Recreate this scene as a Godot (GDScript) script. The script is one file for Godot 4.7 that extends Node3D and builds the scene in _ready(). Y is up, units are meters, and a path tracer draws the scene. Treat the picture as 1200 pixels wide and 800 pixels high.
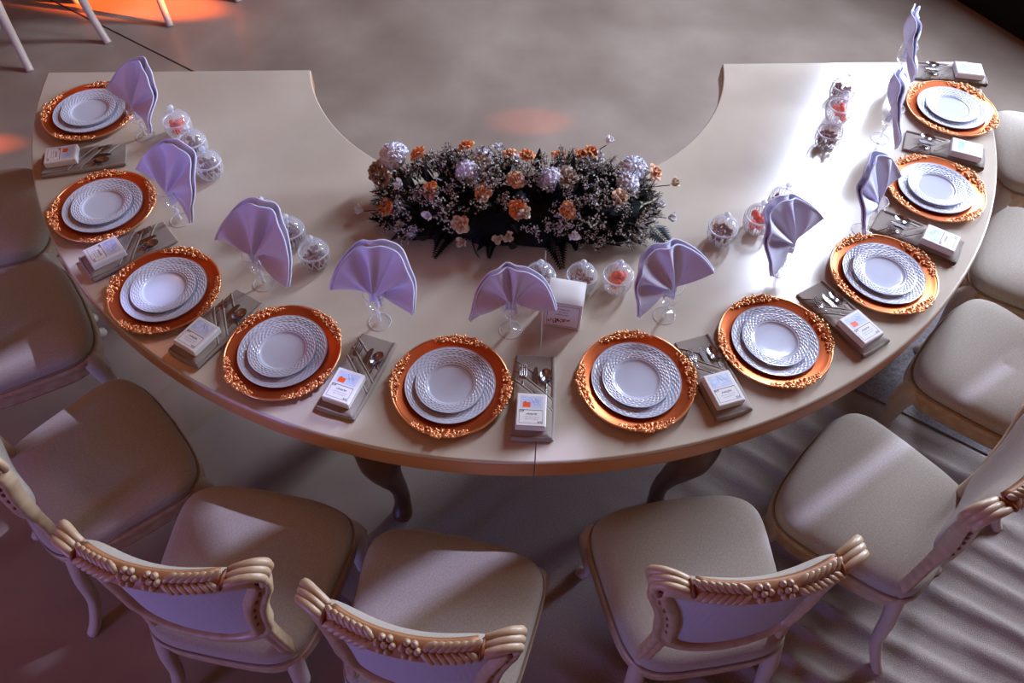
extends Node3D

# ------------------------------------------------------------------ mesh building
class MB:
	var V := PackedVector3Array()
	var UV := PackedVector2Array()
	var I := PackedInt32Array()

	func tri(a: int, b: int, c: int) -> void:
		I.append(a); I.append(c); I.append(b)

	# surface over u, v in 0..1; closed surfaces are turned outwards by their volume
	func grid(nu: int, nv: int, f: Callable, cu := false, cv := false, flip := false, outward := true) -> void:
		var base := V.size()
		var mu := nu if cu else nu + 1
		var mv := nv if cv else nv + 1
		var mid := Vector3.ZERO
		for i in mu:
			for j in mv:
				var u := float(i) / nu
				var w := float(j) / nv
				var p: Vector3 = f.call(u, w)
				V.append(p); UV.append(Vector2(u, w))
				mid += p
		mid /= float(mu * mv)
		if outward:
			var vol := 0.0
			for i in nu:
				for j in nv:
					var a := V[base + i * mv + j] - mid
					var b := V[base + ((i + 1) % mu) * mv + j] - mid
					var c := V[base + ((i + 1) % mu) * mv + (j + 1) % mv] - mid
					var d := V[base + i * mv + (j + 1) % mv] - mid
					vol += a.dot(b.cross(c)) + a.dot(c.cross(d))
			if vol < 0.0:
				flip = not flip
		for i in nu:
			for j in nv:
				var a := base + i * mv + j
				var b := base + ((i + 1) % mu) * mv + j
				var c := base + ((i + 1) % mu) * mv + (j + 1) % mv
				var d := base + i * mv + (j + 1) % mv
				if flip:
					tri(a, c, b); tri(a, d, c)
				else:
					tri(a, b, c); tri(a, c, d)

	func lathe(prof: Array, segs: int, mod = null, at := Vector3.ZERO) -> void:
		var n := prof.size() - 1
		grid(segs, n, func(u: float, w: float) -> Vector3:
			var p: Vector2 = prof[int(round(w * n))]
			var a := u * TAU
			var q := p
			if mod != null:
				q = mod.call(a, p, int(round(w * n)))
			return at + Vector3(q.x * cos(a), q.y, q.x * sin(a)), true)

	# a face of its own (flat), corners counter-clockwise seen from outside
	func face(pts: Array, uvs := []) -> void:
		var base := V.size()
		for k in pts.size():
			V.append(pts[k]); UV.append(uvs[k] if uvs.size() > k else Vector2.ZERO)
		for k in range(1, pts.size() - 1):
			tri(base, base + k, base + k + 1)

	func box(size: Vector3, bev: float, xf := Transform3D()) -> void:
		var h := size * 0.5
		var axes := [Vector3.RIGHT, Vector3.UP, Vector3.BACK]
		for ax in 3:
			for s in [-1.0, 1.0]:
				var n: Vector3 = axes[ax] * s
				var t: Vector3 = axes[(ax + 1) % 3]
				var b: Vector3 = n.cross(t)
				var c := Vector3(n.x * h.x, n.y * h.y, n.z * h.z)
				var tt := absf(t.dot(h)) - bev
				var bb := absf(b.dot(h)) - bev
				var pts := []
				for q in [[-1, -1], [1, -1], [1, 1], [-1, 1]]:
					pts.append(xf * (c + t * tt * q[0] + b * bb * q[1]))
				face(pts)
		if bev <= 0.0:
			return
		for ax in 3:
			for s1 in [-1.0, 1.0]:
				for s2 in [-1.0, 1.0]:
					var t: Vector3 = axes[ax]
					var n1: Vector3 = axes[(ax + 1) % 3] * s1
					var n2: Vector3 = axes[(ax + 2) % 3] * s2
					var l := absf(t.dot(h)) - bev
					var e1 := n1 * (absf(n1.dot(h))) + n2 * (absf(n2.dot(h)) - bev)
					var e2 := n1 * (absf(n1.dot(h)) - bev) + n2 * absf(n2.dot(h))
					var pts := [xf * (e1 - t * l), xf * (e1 + t * l), xf * (e2 + t * l), xf * (e2 - t * l)]
					if n1.cross(n2).dot(t) > 0.0:
						pts.reverse()
					face(pts)
		for sx in [-1.0, 1.0]:
			for sy in [-1.0, 1.0]:
				for sz in [-1.0, 1.0]:
					var a := Vector3(h.x * sx, (h.y - bev) * sy, (h.z - bev) * sz)
					var b := Vector3((h.x - bev) * sx, h.y * sy, (h.z - bev) * sz)
					var c := Vector3((h.x - bev) * sx, (h.y - bev) * sy, h.z * sz)
					var pts := [xf * a, xf * b, xf * c]
					if sx * sy * sz < 0.0:
						pts.reverse()
					face(pts)

	func ball(c: Vector3, r: Vector3, b := Basis(), nu := 10, nv := 6) -> void:
		grid(nu, nv, func(u: float, w: float) -> Vector3:
			var a := u * TAU
			var e := (w - 0.5) * PI
			return c + b * Vector3(r.x * cos(e) * cos(a), r.y * sin(e), r.z * cos(e) * sin(a)), true)

	# a closed profile (x along side, y along the given normal) swept along a path
	func sweep(pts: Array, normals: Array, prof: Array, closed := false, scales := []) -> void:
		var n := pts.size()
		var m := prof.size()
		var rows := n if closed else n + 1
		grid(rows if closed else n + 1, m, func(u: float, w: float) -> Vector3:
			var k := int(round(u * (rows if closed else n + 1)))
			var capped := not closed and (k == 0 or k == n + 1)
			var i := (k % n) if closed else clampi(k - 1, 0, n - 1)
			if not closed:
				i = clampi(k - 1, 0, n - 1)
			var pa: Vector3 = pts[(i - 1 + n) % n] if closed else pts[maxi(i - 1, 0)]
			var pb: Vector3 = pts[(i + 1) % n] if closed else pts[mini(i + 1, n - 1)]
			var t := (pb - pa).normalized()
			var nn: Vector3 = normals[i]
			nn = (nn - t * nn.dot(t)).normalized()
			var side := t.cross(nn)
			var q: Vector2 = prof[int(round(w * m)) % m]
			var s: float = scales[i] if scales.size() > i else 1.0
			if capped:
				s = 0.0
			return pts[i] + (side * q.x + nn * q.y) * s, closed, true)

	func tube(pts: Array, radii: Array, segs := 8, squash := 1.0) -> void:
		var n := pts.size()
		var frames := []
		var t0: Vector3 = (pts[1] - pts[0]).normalized()
		var nn := t0.cross(Vector3.UP if absf(t0.y) < 0.9 else Vector3.RIGHT).normalized()
		for i in n:
			var t: Vector3 = (pts[mini(i + 1, n - 1)] - pts[maxi(i - 1, 0)]).normalized()
			nn = (nn - t * nn.dot(t)).normalized()
			frames.append([nn, t.cross(nn)])
		grid(segs, n + 1, func(u: float, w: float) -> Vector3:
			var k := int(round(w * (n + 1)))
			var i := clampi(k - 1, 0, n - 1)
			var r: float = radii[i] if radii.size() > 1 else radii[0]
			if k == 0 or k == n + 1:
				r = 0.0
			var a := u * TAU
			return pts[i] + (frames[i][0] * cos(a) + frames[i][1] * sin(a) * squash) * r, true)

	func add(o: MB, xf: Transform3D) -> void:
		var base := V.size()
		V.append_array(xf * o.V); UV.append_array(o.UV)
		for k in o.I:
			I.append(base + k)

	func mesh() -> ArrayMesh:
		var N := PackedVector3Array()
		N.resize(V.size())
		for k in range(0, I.size(), 3):
			var a := I[k]; var b := I[k + 2]; var c := I[k + 1]
			var n := (V[b] - V[a]).cross(V[c] - V[a])
			N[a] += n; N[b] += n; N[c] += n
		for k in N.size():
			N[k] = N[k].normalized() if N[k].length_squared() > 1e-24 else Vector3.UP
		var arr := []
		arr.resize(Mesh.ARRAY_MAX)
		arr[Mesh.ARRAY_VERTEX] = V
		arr[Mesh.ARRAY_NORMAL] = N
		arr[Mesh.ARRAY_TEX_UV] = UV
		arr[Mesh.ARRAY_INDEX] = I
		var am := ArrayMesh.new()
		am.add_surface_from_arrays(Mesh.PRIMITIVE_TRIANGLES, arr)
		return am

# ------------------------------------------------------------------ scene helpers
var rng := RandomNumberGenerator.new()
var taken := {}
var M := {}
const TOP := 0.77          # height of the table top

func numbered(called: String) -> String:
	var n: int = taken.get(called, 0)
	taken[called] = n + 1
	return called if n == 0 else "%s_%03d" % [called, n]

func thing(called: String, label: String, category: String, at := Vector3.ZERO, turn := 0.0, group := "") -> Node3D:
	var o := Node3D.new()
	o.name = numbered(called)
	add_child(o)
	o.position = at
	o.rotation.y = turn
	tag(o, label, category, group)
	return o

func tag(o: Node3D, label: String, category: String, group := "") -> void:
	o.set_meta("label", label)
	o.set_meta("category", category)
	if group:
		o.set_meta("group", group)

func part(called: String, m, mat: Material, parent: Node3D, label := "") -> MeshInstance3D:
	var o := MeshInstance3D.new()
	o.name = called
	o.mesh = m.mesh() if m is MB else m
	o.material_override = mat
	if label:
		o.set_meta("label", label)
	parent.add_child(o, true)
	return o

func struct(called: String, m, mat: Material, label := "", category := "") -> MeshInstance3D:
	var o := part(called, m, mat, self)
	o.set_meta("kind", "structure")
	if label:
		o.set_meta("label", label)
	if category:
		o.set_meta("category", category)
	return o

func copy(src: Node3D, called: String, label: String, at: Vector3, turn: float) -> Node3D:
	var r: Node3D = src.duplicate()
	r.name = numbered(called)
	add_child(r)
	r.position = at
	r.rotation.y = turn
	r.set_meta("label", label)
	return r

func mat(key: String, c: Color, rough := 0.6, metal := 0.0) -> StandardMaterial3D:
	var m := StandardMaterial3D.new()
	m.resource_name = key
	m.albedo_color = c
	m.roughness = rough
	m.metallic = metal
	M[key] = m
	return m

func glass(key: String, c: Color, a: float) -> StandardMaterial3D:
	var m := mat(key, Color(c.r, c.g, c.b, a), 0.04)
	m.transparency = BaseMaterial3D.TRANSPARENCY_ALPHA
	return m

func noise_tex(seed_: int, freq: float, lo: Color, hi: Color, size := 512, oct := 4) -> NoiseTexture2D:
	var n := FastNoiseLite.new()
	n.seed = seed_
	n.frequency = freq
	n.fractal_octaves = oct
	var g := Gradient.new()
	g.set_color(0, lo); g.set_color(1, hi)
	var t := NoiseTexture2D.new()
	t.width = size; t.height = size
	t.seamless = true
	t.noise = n
	t.color_ramp = g
	return t

func noise_normal(seed_: int, freq: float, strength: float, size := 512) -> NoiseTexture2D:
	var n := FastNoiseLite.new()
	n.seed = seed_
	n.frequency = freq
	n.fractal_octaves = 3
	var t := NoiseTexture2D.new()
	t.width = size; t.height = size
	t.seamless = true
	t.as_normal_map = true
	t.bump_strength = strength
	t.noise = n
	return t

func triplanar(m: StandardMaterial3D, s: float) -> void:
	m.uv1_triplanar = true
	m.uv1_scale = Vector3.ONE * s

func weave_normal(cells: int, strength: float) -> ImageTexture:
	var im := Image.create(256, 256, false, Image.FORMAT_RGB8)
	var r := RandomNumberGenerator.new()
	r.seed = 5
	var rowv := []
	for k in cells * 2:
		rowv.append(r.randf())
	for y in 256:
		for x in 256:
			var fx := float(x) / 256.0 * cells
			var fy := float(y) / 256.0 * cells
			var over := (int(fx) + int(fy)) % 2 == 0
			var h := absf(sin(fx * PI)) if over else absf(sin(fy * PI))
			h = h * 0.7 + 0.3 * (rowv[int(fx)] if over else rowv[cells + int(fy)])
			im.set_pixel(x, y, Color(h, h, h))
	im.bump_map_to_normal_map(strength)
	return ImageTexture.create_from_image(im)

func line_on(im: Image, a: Vector2, b: Vector2, w: int, c: Color) -> void:
	var n := int(a.distance_to(b)) + 1
	for k in n + 1:
		var p := a.lerp(b, float(k) / n)
		im.fill_rect(Rect2i(int(p.x), int(p.y), w, w), c)

func script_line(im: Image, x0: float, x1: float, y: float, amp: float, w: int, c: Color, r: RandomNumberGenerator) -> void:
	var p := Vector2(x0, y)
	var k := 0
	while p.x < x1:
		var q := Vector2(p.x + r.randf_range(2.0, 6.0), y + (amp if k % 2 == 0 else -amp) * r.randf_range(0.3, 1.0))
		line_on(im, p, q, w, c)
		p = q
		k += 1

# printed card of the little gift boxes: picture on the upper half, framed script below
func card_texture(kind: int) -> ImageTexture:
	var r := RandomNumberGenerator.new()
	r.seed = 40 + kind
	var im := Image.create(160, 208, false, Image.FORMAT_RGB8)
	var paper := Color(0.93, 0.92, 0.9)
	im.fill(paper)
	var ink := Color(0.25, 0.22, 0.22)
	if kind < 2:
		im.fill_rect(Rect2i(14, 12, 132, 84), Color(0.80, 0.83, 0.90))
		for k in 26:
			var x := r.randi_range(14, 110); var y := r.randi_range(12, 66)
			var b := r.randf_range(0.0, 0.16)
			im.fill_rect(Rect2i(x, y, r.randi_range(10, 36), r.randi_range(8, 30)), Color(0.70 + b, 0.75 + b, 0.90 + b * 0.4))
		for k in 6:
			line_on(im, Vector2(70 + k * 9, 20 + k % 3 * 14), Vector2(96 + k * 7, 52 + k % 2 * 20), 2, Color(0.55, 0.55, 0.72))
		if kind == 0:
			im.fill_rect(Rect2i(30, 54, 44, 34), Color(1.0, 0.36, 0.04))
			im.fill_rect(Rect2i(40, 50, 8, 6), Color(0.2, 0.12, 0.1))
		for k in 4:
			im.fill_rect(Rect2i(12 + k, 104 + k, 136 - 2 * k, 1), ink)
		for e in [[12, 104, 136, 2], [12, 192, 136, 2], [12, 104, 2, 90], [146, 104, 2, 90]]:
			im.fill_rect(Rect2i(e[0], e[1], e[2], e[3]), ink)
		script_line(im, 50, 112, 132, 8, 2, ink, r)
		script_line(im, 36, 126, 152, 4, 1, ink, r)
		script_line(im, 44, 118, 166, 3, 1, ink, r)
		for e in [[14, 106], [118, 176]]:
			for k in 26:
				im.fill_rect(Rect2i(e[0] + r.randi_range(0, 24), e[1] + r.randi_range(0, 12), 3, 3), Color(0.32, 0.22, 0.14))
	else:  # same card with the glare painted in, most of the print bleached
		im.fill_rect(Rect2i(40, 34, 92, 46), Color(0.55, 0.68, 0.92))
		for k in 12:
			line_on(im, Vector2(r.randi_range(42, 120), 36), Vector2(r.randi_range(42, 120), 76), 2, Color(0.72, 0.82, 0.98))
		script_line(im, 50, 120, 130, 5, 1, Color(0.75, 0.75, 0.78), r)
		script_line(im, 50, 110, 148, 3, 1, Color(0.78, 0.78, 0.8), r)
	return ImageTexture.create_from_image(im)

# front card of the white cube box: thin frame, three script lines, a spray of berries
func berry_card() -> ImageTexture:
	var r := RandomNumberGenerator.new()
	r.seed = 9
	var im := Image.create(256, 208, false, Image.FORMAT_RGB8)
	im.fill(Color(0.90, 0.89, 0.95))
	var ink := Color(0.42, 0.30, 0.36)
	for e in [[8, 8, 240, 4], [8, 196, 240, 4], [8, 8, 4, 192], [244, 8, 4, 192]]:
		im.fill_rect(Rect2i(e[0], e[1], e[2], e[3]), ink)
	script_line(im, 78, 172, 40, 9, 2, Color(0.5, 0.48, 0.58), r)
	script_line(im, 90, 160, 66, 6, 2, Color(0.55, 0.52, 0.6), r)
	script_line(im, 72, 168, 90, 7, 2, Color(0.5, 0.48, 0.58), r)
	line_on(im, Vector2(14, 168), Vector2(180, 140), 2, Color(0.35, 0.2, 0.12))
	for k in 46:
		var x := r.randf_range(12, 182)
		var y := 166 - x * 0.16 + r.randf_range(-30, 26) * (1.0 - x / 230.0)
		var c = [Color(0.55, 0.25, 0.1), Color(0.72, 0.36, 0.14), Color(0.36, 0.18, 0.14)][k % 3]
		for yy in range(-5, 6):
			var hw := int(sqrt(30.0 - yy * yy))
			im.fill_rect(Rect2i(int(x) - hw, int(y) + yy, hw * 2, 1), c)
	return ImageTexture.create_from_image(im)

func dir(deg: float) -> Vector3:
	return Vector3(cos(deg_to_rad(deg)), 0, sin(deg_to_rad(deg)))

# turn that brings local +z onto the plan direction of that angle
func face_turn(deg: float) -> float:
	return deg_to_rad(90.0 - deg)

func smooth(pts: Array, sub := 4) -> Array:
	var out := []
	var n := pts.size()
	for i in n - 1:
		var p0 = pts[maxi(i - 1, 0)]
		var p1 = pts[i]
		var p2 = pts[i + 1]
		var p3 = pts[mini(i + 2, n - 1)]
		for k in sub:
			out.append(p1.cubic_interpolate(p2, p0, p3, float(k) / sub))
	out.append(pts[n - 1])
	return out

func smooth_num(a: Array, sub := 4) -> Array:
	var out := []
	for i in a.size() - 1:
		for k in sub:
			out.append(lerpf(a[i], a[i + 1], float(k) / sub))
	out.append(a[-1])
	return out

func _ready() -> void:
	rng.seed = 11
	camera_and_light()
	materials()
	room()
	floor_cover()
	tables()
	chairs()
	settings()
	jars()
	white_box()
	flowers()

# ------------------------------------------------------------------ camera, sky, lights, exposure
const GA := Vector3(2.62, 0, -2.17)        # a point of the window wall, the wall's run and its inward normal
const GT := Vector3(0.507, 0, 0.862)
const GN := Vector3(-0.862, 0, 0.507)

func window_light(called: String, at: Vector3, towards: Vector3, size: Vector2, radiance: float, c: Color) -> void:
	var l := AreaLight3D.new()
	l.name = called
	l.area_size = size
	l.light_color = c
	l.light_energy = radiance * size.x * size.y / PI
	l.shadow_enabled = true
	l.area_range = 60.0
	add_child(l)
	l.look_at_from_position(at, at + towards)

func camera_and_light() -> void:
	var cam := Camera3D.new()
	cam.name = "camera"
	var pitch := 0.94661
	var roll := 0.02774
	var fwd := Vector3(0, -sin(pitch), -cos(pitch))
	var up0 := Vector3(0, cos(pitch), -sin(pitch))
	var r := Vector3.RIGHT * cos(roll) + up0 * sin(roll)
	var u := Vector3.RIGHT * -sin(roll) + up0 * cos(roll)
	cam.transform = Transform3D(Basis(r, u, -fwd), Vector3(0.0095, 2.5322, 2.6792))
	cam.fov = rad_to_deg(2.0 * atan(400.0 / 886.84))
	cam.near = 0.05
	cam.far = 60.0
	add_child(cam)
	cam.current = true

	var sky := ProceduralSkyMaterial.new()
	sky.sky_top_color = Color(0.55, 0.62, 0.85)
	sky.sky_horizon_color = Color(0.85, 0.87, 0.95)
	sky.ground_horizon_color = Color(0.5, 0.45, 0.4)
	sky.ground_bottom_color = Color(0.3, 0.25, 0.2)
	sky.sky_energy_multiplier = 0.6
	var env := Environment.new()
	env.background_mode = Environment.BG_SKY
	env.sky = Sky.new()
	env.sky.sky_material = sky
	env.tonemap_mode = Environment.TONE_MAPPER_LINEAR
	env.tonemap_exposure = 1.0
	env.sdfgi_enabled = true
	env.ssao_enabled = true
	env.ssil_enabled = true
	var we := WorldEnvironment.new()
	we.name = "world_environment"
	we.environment = env
	add_child(we)

	var cool := Color(0.83, 0.885, 1.0)
	window_light("daylight_tall_window", GA + Vector3(0, 3.45, 0) + GN * 0.12, GN, Vector2(0.5, 2.5), 80.0, cool)
	window_light("daylight_side_window", GA + GT * 2.1 + Vector3(0, 1.75, 0) + GN * 0.12, GN, Vector2(1.1, 1.7), 40.0, cool)
	window_light("daylight_rear_window", Vector3(-5.2, 1.35, 6.36), Vector3(0.76, 0, -0.65), Vector2(1.2, 1.9), 25.0, Color(0.46, 0.55, 1.0))
	var sun := DirectionalLight3D.new()
	sun.name = "sun"
	sun.light_color = Color(0.74, 0.77, 1.0)
	sun.light_energy = 1.25
	sun.light_angular_distance = 0.5
	sun.shadow_enabled = true
	sun.directional_shadow_max_distance = 40.0
	add_child(sun)
	sun.look_at_from_position(Vector3(0.527, 0.766, -0.368) * 10.0, Vector3.ZERO)
	for e in [[Vector3(-3.4, 4.6, -1.2), 0.55], [Vector3(0.4, 6.2, 1.6), 0.5], [Vector3(-3.6, 2.3, 3.9), 0.75]]:
		fill_globe(e[0], e[1])
	var lamp := GA + GT * 1.6 + Vector3(0, 1.65, 0) + GN * 0.2
	for e in [[Vector3(-2.45, 0, -1.62), 2.3, 600.0], [Vector3(0.08, 0, -0.56), 2.0, 13.0], [Vector3(-2.7, 0, -0.26), 0.9, 160.0]]:
		added_patch_spot(lamp, e[0], e[1], e[2])
		lamp += Vector3(0, 0.35, 0)

# added warm fill light, an unseen globe that tints the shade orange
func fill_globe(at: Vector3, energy: float) -> void:
	var t := thing("added_fill_globe", "added warm fill globe above %s" % ("the far corner" if at.z < 0.0 else "the middle of the table" if at.x > 0.0 else "the floor behind the dim chairs"), "lamp", at, 0, "added fill globes")
	var mb := MB.new()
	mb.ball(Vector3.ZERO, Vector3.ONE * 0.16, Basis(), 20, 12)
	var m := mat("warm globe", Color(1, 0.8, 0.6), 0.4)
	m.emission_enabled = true
	m.emission = Color(1.0, 0.62, 0.34)
	m.emission_energy_multiplier = 2.0
	part("globe", mb, m, t)
	mb = MB.new()
	mb.tube([Vector3(0, 0.15, 0), Vector3(0, 8.6 - at.y, 0)], [0.006], 6)
	part("cord", mb, mat("cord", Color(0.1, 0.08, 0.07), 0.7), t)
	var l := OmniLight3D.new()
	l.name = "fill_light"
	l.light_color = Color(1.0, 0.50, 0.18)
	l.light_energy = energy
	l.light_size = 0.15
	l.omni_range = 40.0
	l.omni_attenuation = 2.0
	l.shadow_enabled = true
	t.add_child(l)

# added amber spot, unseen, standing in for orange sun patches on the floor
func added_patch_spot(at: Vector3, target: Vector3, half: float, energy: float) -> void:
	var t := thing("added_patch_spot", "added amber spot for a floor light patch, %s of the column" % ["lowest", "middle", "topmost"][int(round((at.y - 1.65) / 0.35))], "lamp", at, 0, "added amber spots")
	var d := (target - at).normalized()
	var mb := MB.new()
	mb.tube([-d * 0.12, -d * 0.02], [0.05, 0.06], 16)
	mb.tube([-d * 0.10, -GN * 0.2], [0.012], 8)
	part("housing", mb, mat("lamp housing", Color(0.06, 0.06, 0.06), 0.5), t)
	mb = MB.new()
	mb.tube([-d * 0.018, -d * 0.012], [0.05], 16)
	var m := mat("amber lens", Color(1, 0.5, 0.2), 0.3)
	m.emission_enabled = true
	m.emission = Color(1.0, 0.4, 0.1)
	m.emission_energy_multiplier = 2.0
	part("lens", mb, m, t)
	var l := SpotLight3D.new()
	l.name = "spot_light"
	l.light_color = Color(1.0, 0.42, 0.10)
	l.light_energy = energy
	l.spot_angle = half
	l.spot_angle_attenuation = 0.6
	l.spot_range = 30.0
	l.spot_attenuation = 2.0
	l.light_size = 0.03
	l.shadow_enabled = true
	t.add_child(l)
	l.look_at_from_position(at, target)

# ------------------------------------------------------------------ materials
func materials() -> void:
	var m := mat("ivory lacquer", Color(0.82, 0.77, 0.69), 0.3)
	m.albedo_texture = noise_tex(3, 0.006, Color(0.93, 0.92, 0.91), Color(1, 1, 1), 512, 4)
	triplanar(m, 0.7)
	m.roughness = 0.18
	m = mat("table edge", Color(0.76, 0.50, 0.32), 0.35)  # a cream edge with the orange of its shade put into the colour
	mat("dark leg wood", Color(0.36, 0.22, 0.15), 0.4)
	m = mat("linen", Color(0.73, 0.685, 0.62), 0.9)
	m.normal_enabled = true
	m.normal_texture = weave_normal(32, 3.0)
	m.normal_scale = 0.5
	m.albedo_texture = noise_tex(8, 0.05, Color(0.86, 0.85, 0.84), Color(1, 1, 1), 256, 4)
	triplanar(m, 11.0)
	m.rim_enabled = true
	m.rim = 0.3
	m = mat("back linen", Color(0.72, 0.69, 0.70), 0.9)
	m.normal_enabled = true
	m.normal_texture = M["linen"].normal_texture
	m.normal_scale = 0.5
	triplanar(m, 7.0)
	m = mat("cream paint", Color(0.80, 0.70, 0.58), 0.38)
	m.albedo_texture = noise_tex(12, 0.02, Color(0.84, 0.78, 0.70), Color(1, 1, 1), 256, 4)
	triplanar(m, 4.0)
	mat("antique glaze", Color(0.50, 0.26, 0.13), 0.5)
	mat("carving ground", Color(0.66, 0.45, 0.29), 0.5)
	mat("tan piping", Color(0.55, 0.46, 0.39), 0.8)
	mat("leg paint", Color(0.74, 0.67, 0.60), 0.4)
	m = mat("copper", Color(0.86, 0.44, 0.24), 0.34, 0.85)
	mat("gilt copper", Color(0.96, 0.68, 0.46), 0.3, 0.8)
	m = mat("porcelain", Color(0.80, 0.81, 0.86), 0.16)
	m.clearcoat_enabled = true
	m.clearcoat = 0.5
	m.clearcoat_roughness = 0.08
	m = mat("white napkin", Color(0.87, 0.87, 0.95), 0.85)  # white cloth with the lavender window light tinted in
	m.normal_enabled = true
	m.normal_texture = M["linen"].normal_texture
	m.normal_scale = 0.25
	triplanar(m, 9.0)
	m = mat("taupe napkin", Color(0.59, 0.54, 0.49), 0.85)
	m.normal_enabled = true
	m.normal_texture = M["linen"].normal_texture
	m.normal_scale = 0.35
	triplanar(m, 9.0)
	mat("steel", Color(0.72, 0.70, 0.70), 0.18, 1.0)
	mat("box card", Color(0.88, 0.86, 0.84), 0.5)
	for k in 3:
		m = mat("print%d" % k, Color.WHITE, 0.45)
		m.albedo_texture = card_texture(k)
	m = mat("berry print", Color.WHITE, 0.45)
	m.albedo_texture = berry_card()
	glass("clear glass", Color(0.93, 0.95, 1.0), 0.06)
	glass("jar glass", Color(0.90, 0.92, 0.95), 0.10)
	glass("lid glass", Color(0.94, 0.95, 1.0), 0.20)
	glass("bright glass", Color(0.96, 0.97, 1.0), 0.40)  # whiter glass, edge glints and rib highlights put into its colour
	mat("nut brown", Color(0.52, 0.28, 0.13), 0.6)
	mat("candy orange", Color(0.95, 0.30, 0.02), 0.4)
	mat("dark leaf", Color(0.055, 0.085, 0.075), 0.45)
	mat("grey leaf", Color(0.14, 0.18, 0.17), 0.5)
	mat("moss", Color(0.03, 0.04, 0.03), 0.9)
	mat("twig", Color(0.13, 0.10, 0.08), 0.8)
	mat("filler bloom", Color(0.80, 0.77, 0.73), 0.8)
	for e in [["rose0", Color(0.94, 0.62, 0.38)], ["rose1", Color(0.88, 0.50, 0.25)], ["rose2", Color(0.94, 0.72, 0.56)], ["rose3", Color(0.90, 0.75, 0.62)], ["white petal", Color(0.93, 0.92, 0.93)], ["cream petal", Color(0.86, 0.77, 0.66)], ["hydrangea", Color(0.92, 0.92, 0.96)], ["pale petal", Color(0.70, 0.61, 0.52)]]:
		m = mat(e[0], e[1], 0.7)
		m.backlight_enabled = true
		m.backlight = e[1] * 0.25
	m = mat("concrete", Color(0.66, 0.60, 0.535), 0.42)
	m.albedo_texture = noise_tex(21, 0.004, Color(0.80, 0.78, 0.77), Color(1, 1, 1), 1024, 5)
	m.uv1_triplanar = true
	m.uv1_world_triplanar = true
	m.uv1_scale = Vector3.ONE * 0.3
	mat("joint", Color(0.12, 0.09, 0.08), 0.9)
	m = mat("carpet", Color(0.70, 0.64, 0.60), 0.95)
	m.albedo_texture = noise_tex(33, 0.12, Color(0.78, 0.77, 0.76), Color(1, 1, 1), 512, 3)
	m.normal_enabled = true
	m.normal_texture = noise_normal(34, 0.25, 6.0)
	m.normal_scale = 0.6
	m.uv1_triplanar = true
	m.uv1_world_triplanar = true
	m.uv1_scale = Vector3.ONE * 2.5
	m = mat("grey carpet", Color(0.60, 0.57, 0.56), 0.8)
	m.albedo_texture = noise_tex(35, 0.06, Color(0.70, 0.70, 0.72), Color(1, 1, 1), 512, 4)
	m.uv1_triplanar = true
	m.uv1_world_triplanar = true
	m.uv1_scale = Vector3.ONE * 2.0
	mat("flat black", Color(0.012, 0.011, 0.011), 0.95)
	mat("plaster", Color(0.60, 0.36, 0.20), 0.9)
	mat("ceiling plaster", Color(0.60, 0.42, 0.30), 0.9)
	mat("window frame", Color(0.25, 0.2, 0.17), 0.5)
	glass("pane", Color(1, 1, 1), 0.05)
	m = mat("frosted pane", Color(0.9, 0.92, 1.0), 0.6)  # opaque glowing pane, added so no sun enters these windows
	m.emission_enabled = true
	m.emission = Color(0.86, 0.90, 1.0)
	m.emission_energy_multiplier = 2.0

# ------------------------------------------------------------------ room shell
func wall_piece(mb: MB, a: Vector3, run: Vector3, nrm: Vector3, s0: float, s1: float, y0: float, y1: float, t := 0.3) -> void:
	var xf := Transform3D(Basis(run, Vector3.UP, run.cross(Vector3.UP)), a + run * ((s0 + s1) * 0.5) + Vector3.UP * ((y0 + y1) * 0.5) - nrm * (t * 0.5))
	mb.box(Vector3(s1 - s0, y1 - y0, t), 0.0, xf)

func wall_with_opening(called: String, a: Vector3, run: Vector3, nrm: Vector3, s0: float, s1: float, h: float, holes: Array) -> void:
	var cuts := [s0, s1]
	for o in holes:
		for k in 2:
			if not cuts.has(o[k]):
				cuts.append(o[k])
	cuts.sort()
	var mb := MB.new()
	for k in cuts.size() - 1:
		var mid: float = (cuts[k] + cuts[k + 1]) * 0.5
		var gaps := []
		for o in holes:
			if o[0] < mid and mid < o[1]:
				gaps.append([o[2], o[3]])
		gaps.sort_custom(func(x, y): return x[0] < y[0])
		var y0 := 0.0
		for g in gaps:
			wall_piece(mb, a, run, nrm, cuts[k], cuts[k + 1], y0, g[0])
			y0 = g[1]
		wall_piece(mb, a, run, nrm, cuts[k], cuts[k + 1], y0, h)
	struct(called, mb, M["plaster"])

var windows := 0
func window(a: Vector3, run: Vector3, nrm: Vector3, o: Array, sunproof := true) -> void:
	windows += 1
	var e0 := 0.0 if sunproof else 0.03      # the slits keep their whole clear width
	var e1 := 0.05 if sunproof else 0.0
	var mb := MB.new()
	for e in [[o[0] - e0, o[0] + e1, o[2], o[3]], [o[1] - e1, o[1] + e0, o[2], o[3]], [o[0] + e1, o[1] - e1, o[2] - e0, o[2] + e1], [o[0] + e1, o[1] - e1, o[3] - e1, o[3] + e0]]:
		wall_piece(mb, a - nrm * (0.2 if sunproof else 0.3), run, nrm, e[0], e[1], e[2], e[3], 0.06)
	var f := struct("window_%d" % windows, mb, M["window frame"])
	var g := MB.new()
	wall_piece(g, a - nrm * (0.225 if sunproof else 0.325), run, nrm, o[0] + e1, o[1] - e1, o[2] + e1, o[3] - e1, 0.008)
	part("pane", g, M["frosted pane"] if sunproof else M["pane"], f)

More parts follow.
